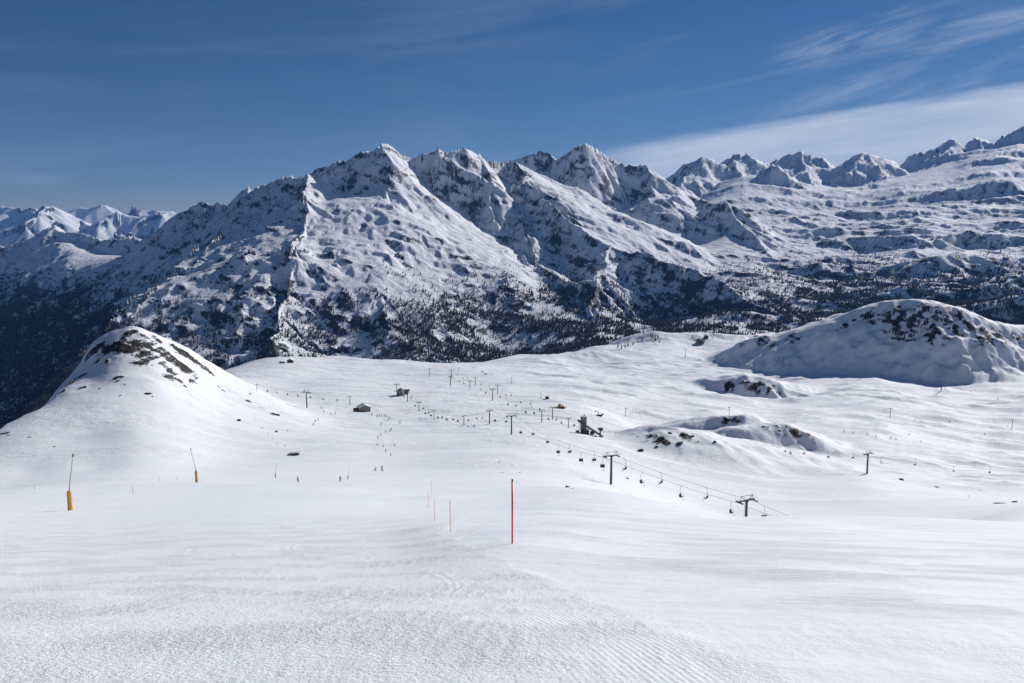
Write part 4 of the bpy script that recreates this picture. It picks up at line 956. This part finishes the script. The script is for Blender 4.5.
def make_skier(jc, pc, crouch, poles=True):
    jm = plain('ski_jacket', jc, .7); pm = plain('ski_trousers', pc, .7)
    c = crouch; hip = .92-.26*c; kn = .50-.05*c; ky = -.10-.22*c; sh = hip+.50-.08*c; sy = -.05-.30*c; hy = sy-.04-.05*c
    J = [((0,.05*c,hip),.15,.11),((0,sy*.5,hip+.26),.135,.10),((0,sy,sh),.16,.10),((0,hy,sh+.13),.06),((0,hy-.01,sh+.26),.098,.112),
         ((-.10,.05*c,hip-.05),.10),((-.15,ky,kn),.072),((-.16,.0,.12),.055),((-.16,-.14,.06),.05),
         ((.10,.05*c,hip-.05),.10),((.15,ky,kn),.072),((.16,.0,.12),.055),((.16,-.14,.06),.05),
         ((-.20,sy,sh-.02),.065),((-.32,sy-.06,sh-.28),.048),((-.33,sy-.30,sh-.36),.038),((-.33,sy-.38,sh-.37),.04),
         ((.20,sy,sh-.02),.065),((.32,sy-.06,sh-.28),.048),((.33,sy-.30,sh-.36),.038),((.33,sy-.38,sh-.37),.04)]
    B_ = [(0,1),(1,2),(2,3),(3,4),(0,5),(5,6),(6,7),(7,8),(0,9),(9,10),(10,11),(11,12),(2,13),(13,14),(14,15),(15,16),(2,17),(17,18),(18,19),(19,20)]
    def pick(co): return 2 if co.z > sh+.10 else (1 if co.z < hip and abs(co.x) < .27 else 0)
    r = empty('person', (0,0,0))
    b_ = bpy.data.objects.new('body', skin_mesh('body', J, B_, [jm, pm, skin_m], pick)); COL.objects.link(b_); b_.parent = r
    hz = sh+.30; MB().tube([(0,hy,hz-.04),(0,hy+.01,hz+.05),(0,hy+.01,hz+.11),(0,hy+.01,hz+.135)], [.128,.125,.09,.03], 12).build('helmet', helm_m, r, True)
    MB().box((0,hy-.115,sh+.27), (.17,.04,.07)).build('goggles', glassm, r)
    for s in (-1, 1):
        MB().box((s*.16,-.02,.015), (.09,1.45,.03)).add([(s*.16-.045,-.74,.0),(s*.16+.045,-.74,.0),(s*.16+.03,-.92,.10),(s*.16-.03,-.92,.10),(s*.16-.045,-.74,.03),(s*.16+.045,-.74,.03),(s*.16+.03,-.92,.12),(s*.16-.03,-.92,.12)], [(0,1,2,3),(7,6,5,4),(0,4,5,1),(1,5,6,2),(2,6,7,3),(3,7,4,0)]).build('ski', dark, r)
        MB().box((s*.16,-.05,.09), (.11,.30,.14)).build('ski_boot', dark, r)
        MB().tube([(s*.33,sy-.38,sh-.36),(s*.40,.25,.06)], .012, 5).tube([(s*.40,.24,.10),(s*.40,.25,.115)], .05, 8).build('ski_pole', steel2, r)
    return r
protos = [make_skier((.02,.03,.06), (.02,.02,.025), 1.0), make_skier((.03,.035,.045), (.015,.015,.02), .15), make_skier((.35,.10,.04), (.03,.03,.04), .5), make_skier((.03,.07,.16), (.03,.03,.035), .3)]
pu = [[], [], [], []]
def skier(px, py, hpx, k, rz, lb, group='skiers far down the slopes'):
    g = sight(px, py, 100)
    if g is None: return
    o = put(protos[k], pu[k]); o.location = g; s = min(max(hpx/F*depth(g)/1.72, .85), 1.5); o.scale = (s,)*3; o.rotation_euler = (0,0,rz); tag(o, lb, 'person', group)
skier(298, 482.3, 6, 0, R(200), 'dark-clad person skiing in a crouch, left of the standing one on the near piste')
skier(340.2, 481.6, 6, 1, R(20), 'dark-clad person standing on skis left of the smallest snow lance')
skier(375, 471, 4.5, 0, R(150), 'dark-clad person skiing, left one of two side by side with long shadows')
skier(382, 471, 5.5, 1, R(170), 'dark-clad person on skis, right one of two side by side with long shadows')
for i, (px, py) in enumerate([(315.5,422.5),(313,425.5),(318,420.5),(321.5,409),(324,413),(331,415),(335,414.5)]): skier(px, py, 3, (i*3+1) % 4, i*1.3, 'tiny person on skis left of the snow-covered lodge', 'skiers left of the lodge')
for i, (px, py) in enumerate([(372,416),(377,417),(379,417),(381,417),(384.5,417.3),(387,417),(389.5,419.5),(388,421.5)]): skier(px, py, 3, (i+1) % 4, i*.9, 'tiny person in the cluster of skiers below the lodge', 'cluster of skiers below the lodge')
for i, (px, py) in enumerate([(381,425.5),(391,430),(390,432),(385.7,433),(381,436),(378,438.5),(377,446),(383,447),(394.5,446.5),(386,452),(391,456),(400,424)]): skier(px, py, 3, (i*2+i//3) % 4, i*1.1+.4, 'tiny person skiing down the open run in the middle left', 'skiers on the middle left run')
for i, (px, py) in enumerate([(844,432.5),(853,433.5),(867,436),(876,437.5),(891,439.5),(896,440),(909,435.5),(921,442.5),(984.5,435),(914,421.5),(949.5,422.5),(1007.5,427.5)]): skier(px, py, 2.6, (i+1) % 4, i*.8, 'tiny person skiing on the wide snow right of the striped shadows', 'skiers on the right snowfield')
for i, (px, py) in enumerate([(505,362.5),(524.5,363),(526.2,367.5),(516,361),(499,366),(806,367),(811.5,367.5)]): skier(px, py, 2.4, (i+1) % 4, i*.8, 'minute person skiing on the far edge of the plateau', 'skiers on the far edge')

# ------------------------------------------------------------------ a few single conifers on the far shoulder and at the plateau edge
def make_conifer(seed):
    r = empty('conifer_tree', (0,0,0)); rr = random.Random(seed)
    MB().tube([(0,0,-.8),(0,0,6.5)], [.22,.06], 6).build('trunk', wood, r, True)
    mb = MB()
    for k in range(120):
        z = .8+6.2*(k/120)**.9; rad = (1.65*(1-z/7.6)+.12)*rr.uniform(.7,1.15); a = rr.uniform(0, 6.28)
        tip = Vector((math.cos(a)*rad, math.sin(a)*rad, z-.35*rad)); sd = Vector((-math.sin(a), math.cos(a), 0))*rad*.32; root = Vector((0,0,z+.15))
        mb.add([root, tip+sd, tip*1.12-Vector((0,0,.13)), tip-sd, root.lerp(tip,.5)+Vector((0,0,.18))], [(0,1,4),(1,2,4),(4,2,3),(0,4,3)])
    mb.add([(.2,0,6.6),(-.1,.17,6.6),(-.1,-.17,6.6),(0,0,7.9)], [(0,1,3),(1,2,3),(2,0,3)])
    mb.build('crown', m_spruce, r); return r
TR = [make_conifer(1), make_conifer(2)]; tu = [[], []]
for i, (px, py, h) in enumerate([(650.5,337,4),(652.5,338.5,5),(655,340.5,5.5),(658,338,4),(648,336,3),(692,338.8,4),(694,340.5,4),(659.5,343,3.5),(642,341,4),(638,342.5,4),(633,345,4.5),(628,346,5),(625,347.5,4.5),(621.5,349,5),(618,347.8,5.5)]):
    g = sight(px, py, 1400)
    if g is None: continue
    o = put(TR[i % 2], tu[i % 2]); o.location = g; s = h/F*depth(g)/7.6; o.scale = (s,)*3; o.rotation_euler = (0,0,i*1.7); tag(o, 'small dark conifer standing on the snowy far shoulder', 'tree', 'conifers on the far shoulder')
print('things', time.time()-T0)
# ------------------------------------------------------------------ sky, sun, air, camera
SUN_EL, SUN_AZ = 27.5, 46.0      # azimuth to the right of the viewing direction (+Y)
sx, sy, sz = math.sin(R(SUN_AZ))*math.cos(R(SUN_EL)), math.cos(R(SUN_AZ))*math.cos(R(SUN_EL)), math.sin(R(SUN_EL))
sl = bpy.data.lights.new('sun', 'SUN'); sl.energy = 4.85; sl.angle = R(.5); sl.color = (1, .97, .94)
so = bpy.data.objects.new('sun', sl); COL.objects.link(so); so.rotation_euler = Vector((sx, sy, sz)).to_track_quat('Z', 'Y').to_euler(); so.location = (0, 0, 500)
wd = bpy.data.worlds.new('World'); scene.world = wd; wd.use_nodes = True; nt = wd.node_tree
bg = nt.nodes['Background']
sky = N(nt, 'ShaderNodeTexSky', sky_type='NISHITA'); sky.sun_disc = False; sky.sun_elevation = R(SUN_EL); sky.sun_rotation = R(SUN_AZ)
sky.altitude = 3000; sky.air_density = 1.0; sky.dust_density = .05; sky.ozone_density = 3.0
tc = N(nt, 'ShaderNodeTexCoord'); sp = N(nt, 'ShaderNodeSeparateXYZ'); L_(nt, tc.outputs['Generated'], sp.inputs[0])
def M(op, a, b_=None, c=None, clamp=False):
    n = N(nt, 'ShaderNodeMath', operation=op); n.use_clamp = clamp
    for i, v in enumerate((a, b_, c)):
        if v is None: continue
        if isinstance(v, (int, float)): n.inputs[i].default_value = v
        else: L_(nt, v, n.inputs[i])
    return n.outputs[0]
yy = M('MAXIMUM', sp.outputs['Y'], .05)
az = M('DIVIDE', sp.outputs['X'], yy); el = M('DIVIDE', sp.outputs['Z'], yy)   # the clouds live in real sky directions
def cloudnoise(kx, ky, rot, scale, det, rough, off, dist=0.0):
    # rotate then stretch
    c_, s_ = math.cos(R(rot)), math.sin(R(rot))
    u = M('ADD', M('MULTIPLY', az, c_), M('MULTIPLY', el, s_)); v = M('SUBTRACT', M('MULTIPLY', el, c_), M('MULTIPLY', az, s_))
    cb = N(nt, 'ShaderNodeCombineXYZ'); L_(nt, M('MULTIPLY_ADD', u, kx, off), cb.inputs[0]); L_(nt, M('MULTIPLY', v, ky), cb.inputs[1])
    n = N(nt, 'ShaderNodeTexNoise'); n.inputs['Scale'].default_value = scale; n.inputs['Detail'].default_value = det; n.inputs['Roughness'].default_value = rough; n.inputs['Distortion'].default_value = dist
    L_(nt, cb.outputs[0], n.inputs['Vector']); return n.outputs['Fac'], u, v
def smooth(x, a, b_): 
    n = N(nt, 'ShaderNodeMapRange', interpolation_type='SMOOTHSTEP'); L_(nt, x, n.inputs[0]); n.inputs[1].default_value = a; n.inputs[2].default_value = b_; return n.outputs[0]
n1, u1, v1 = cloudnoise(1.0, 7.0, 8, 3.0, 8, .55, 3.1, .3)
# bank low on the right: top edge rises from el .085 at az .1 to .17 at az .64
edge = M('ADD', M('MULTIPLY_ADD', az, .160, .074), M('MULTIPLY', M('SUBTRACT', n1, .5), .08))
n1b, _, _ = cloudnoise(1.0, 11.0, 9, 5.0, 7, .6, 8.2, .2)
bank = M('MULTIPLY', M('MULTIPLY', smooth(M('SUBTRACT', edge, el), -.009, .020), smooth(az, .04, .17)), M('MULTIPLY_ADD', n1b, 1.0, .32))
# soft veil above the bank at far right
n2, u2, v2 = cloudnoise(1.0, 9.0, 14, 2.6, 7, .6, 1.7, .4)
veil = M('MULTIPLY', M('MULTIPLY', smooth(n2, .47, .80), smooth(M('MULTIPLY_ADD', az, .5, el), .12, .38)), .50)
veil = M('MULTIPLY', veil, smooth(az, -.15, .6))
n3, u3, v3 = cloudnoise(2.2, 14.0, 20, 4.0, 8, .65, 5.5, .6)
wz = M('MULTIPLY', smooth(M('ABSOLUTE', M('SUBTRACT', az, .415)), .13, .0), smooth(M('ABSOLUTE', M('SUBTRACT', el, M('MULTIPLY_ADD', az, .22, .135))), .035, .0))
wisp = M('MULTIPLY', M('MULTIPLY', smooth(n3, .36, .75), wz), .55)
n4, _, _ = cloudnoise(1.0, 6.0, 5, 1.8, 6, .55, 9.9, .4)
faint = M('MULTIPLY', smooth(n4, .46, .8), .10)
wl = M('MULTIPLY', M('MULTIPLY', smooth(M('ABSOLUTE', M('ADD', az, .59)), .07, .0), smooth(M('ABSOLUTE', M('SUBTRACT', el, .062)), .012, .0)), .12)
cov = M('MAXIMUM', M('MAXIMUM', bank, veil), M('MAXIMUM', wisp, faint)); cov = M('ADD', cov, wl, clamp=True)
cov = M('MINIMUM', cov, .9)
mx = N(nt, 'ShaderNodeMix', data_type='RGBA'); L_(nt, cov, mx.inputs['Factor']); hs = N(nt, 'ShaderNodeHueSaturation'); hs.inputs['Saturation'].default_value = 1.26; hs.inputs['Value'].default_value = 1.0; L_(nt, sky.outputs[0], hs.inputs['Color']); vm_ = N(nt, 'ShaderNodeVectorMath', operation='MULTIPLY'); vm_.inputs[1].default_value = (1.08, .92, .94); L_(nt, hs.outputs[0], vm_.inputs[0]); L_(nt, vm_.outputs[0], mx.inputs['A']); mx.inputs['B'].default_value = (12.5, 13.6, 15.6, 1)
L_(nt, mx.outputs['Result'], bg.inputs['Color']); bg.inputs['Strength'].default_value = .050

if HAZE > 0:
    mh = bpy.data.materials.new('haze_air'); mh.use_nodes = True; nt = mh.node_tree; nt.nodes.clear()
    out = nt.nodes.new('ShaderNodeOutputMaterial'); pv = nt.nodes.new('ShaderNodeVolumePrincipled')
    pv.inputs['Color'].default_value = (.16, .42, 1, 1); pv.inputs['Density'].default_value = HAZE; pv.inputs['Anisotropy'].default_value = .1
    nt.links.new(pv.outputs[0], out.inputs['Volume'])
    x0, x1, y0, y1, z0, z1 = -29000, 29000, -200, 27600, -4000, 1950
    vs = [(x, y, z) for z in (z0, z1) for y in (y0, y1) for x in (x0, x1)]
    fs = [(0,2,3,1),(4,5,7,6),(0,1,5,4),(2,6,7,3),(0,4,6,2),(1,3,7,5)]
    me = bpy.data.meshes.new('haze'); me.from_pydata(vs, [], fs); me.materials.append(mh)
    ho = bpy.data.objects.new('haze', me); COL.objects.link(ho); ho['kind'] = 'stuff'; ho['label'] = 'thin blue mountain air fading the far peaks'; ho['category'] = 'haze'

cam = bpy.data.cameras.new('camera'); co_ = bpy.data.objects.new('camera', cam); COL.objects.link(co_); scene.camera = co_
cam.sensor_width = 36; cam.lens = 28.0; cam.clip_start = .05; cam.clip_end = 90000
co_.location = (0, 0, 0); co_.rotation_euler = (R(90)-PITCH, 0, 0)
scene.render.engine = 'CYCLES'
scene.cycles.max_bounces = 5; scene.cycles.diffuse_bounces = 3; scene.cycles.volume_bounces = 0; scene.cycles.transparent_max_bounces = 8
scene.view_settings.view_transform = 'Standard'; scene.view_settings.look = 'None'; scene.view_settings.exposure = EXPO; scene.view_settings.gamma = 1
print('done', time.time()-T0)
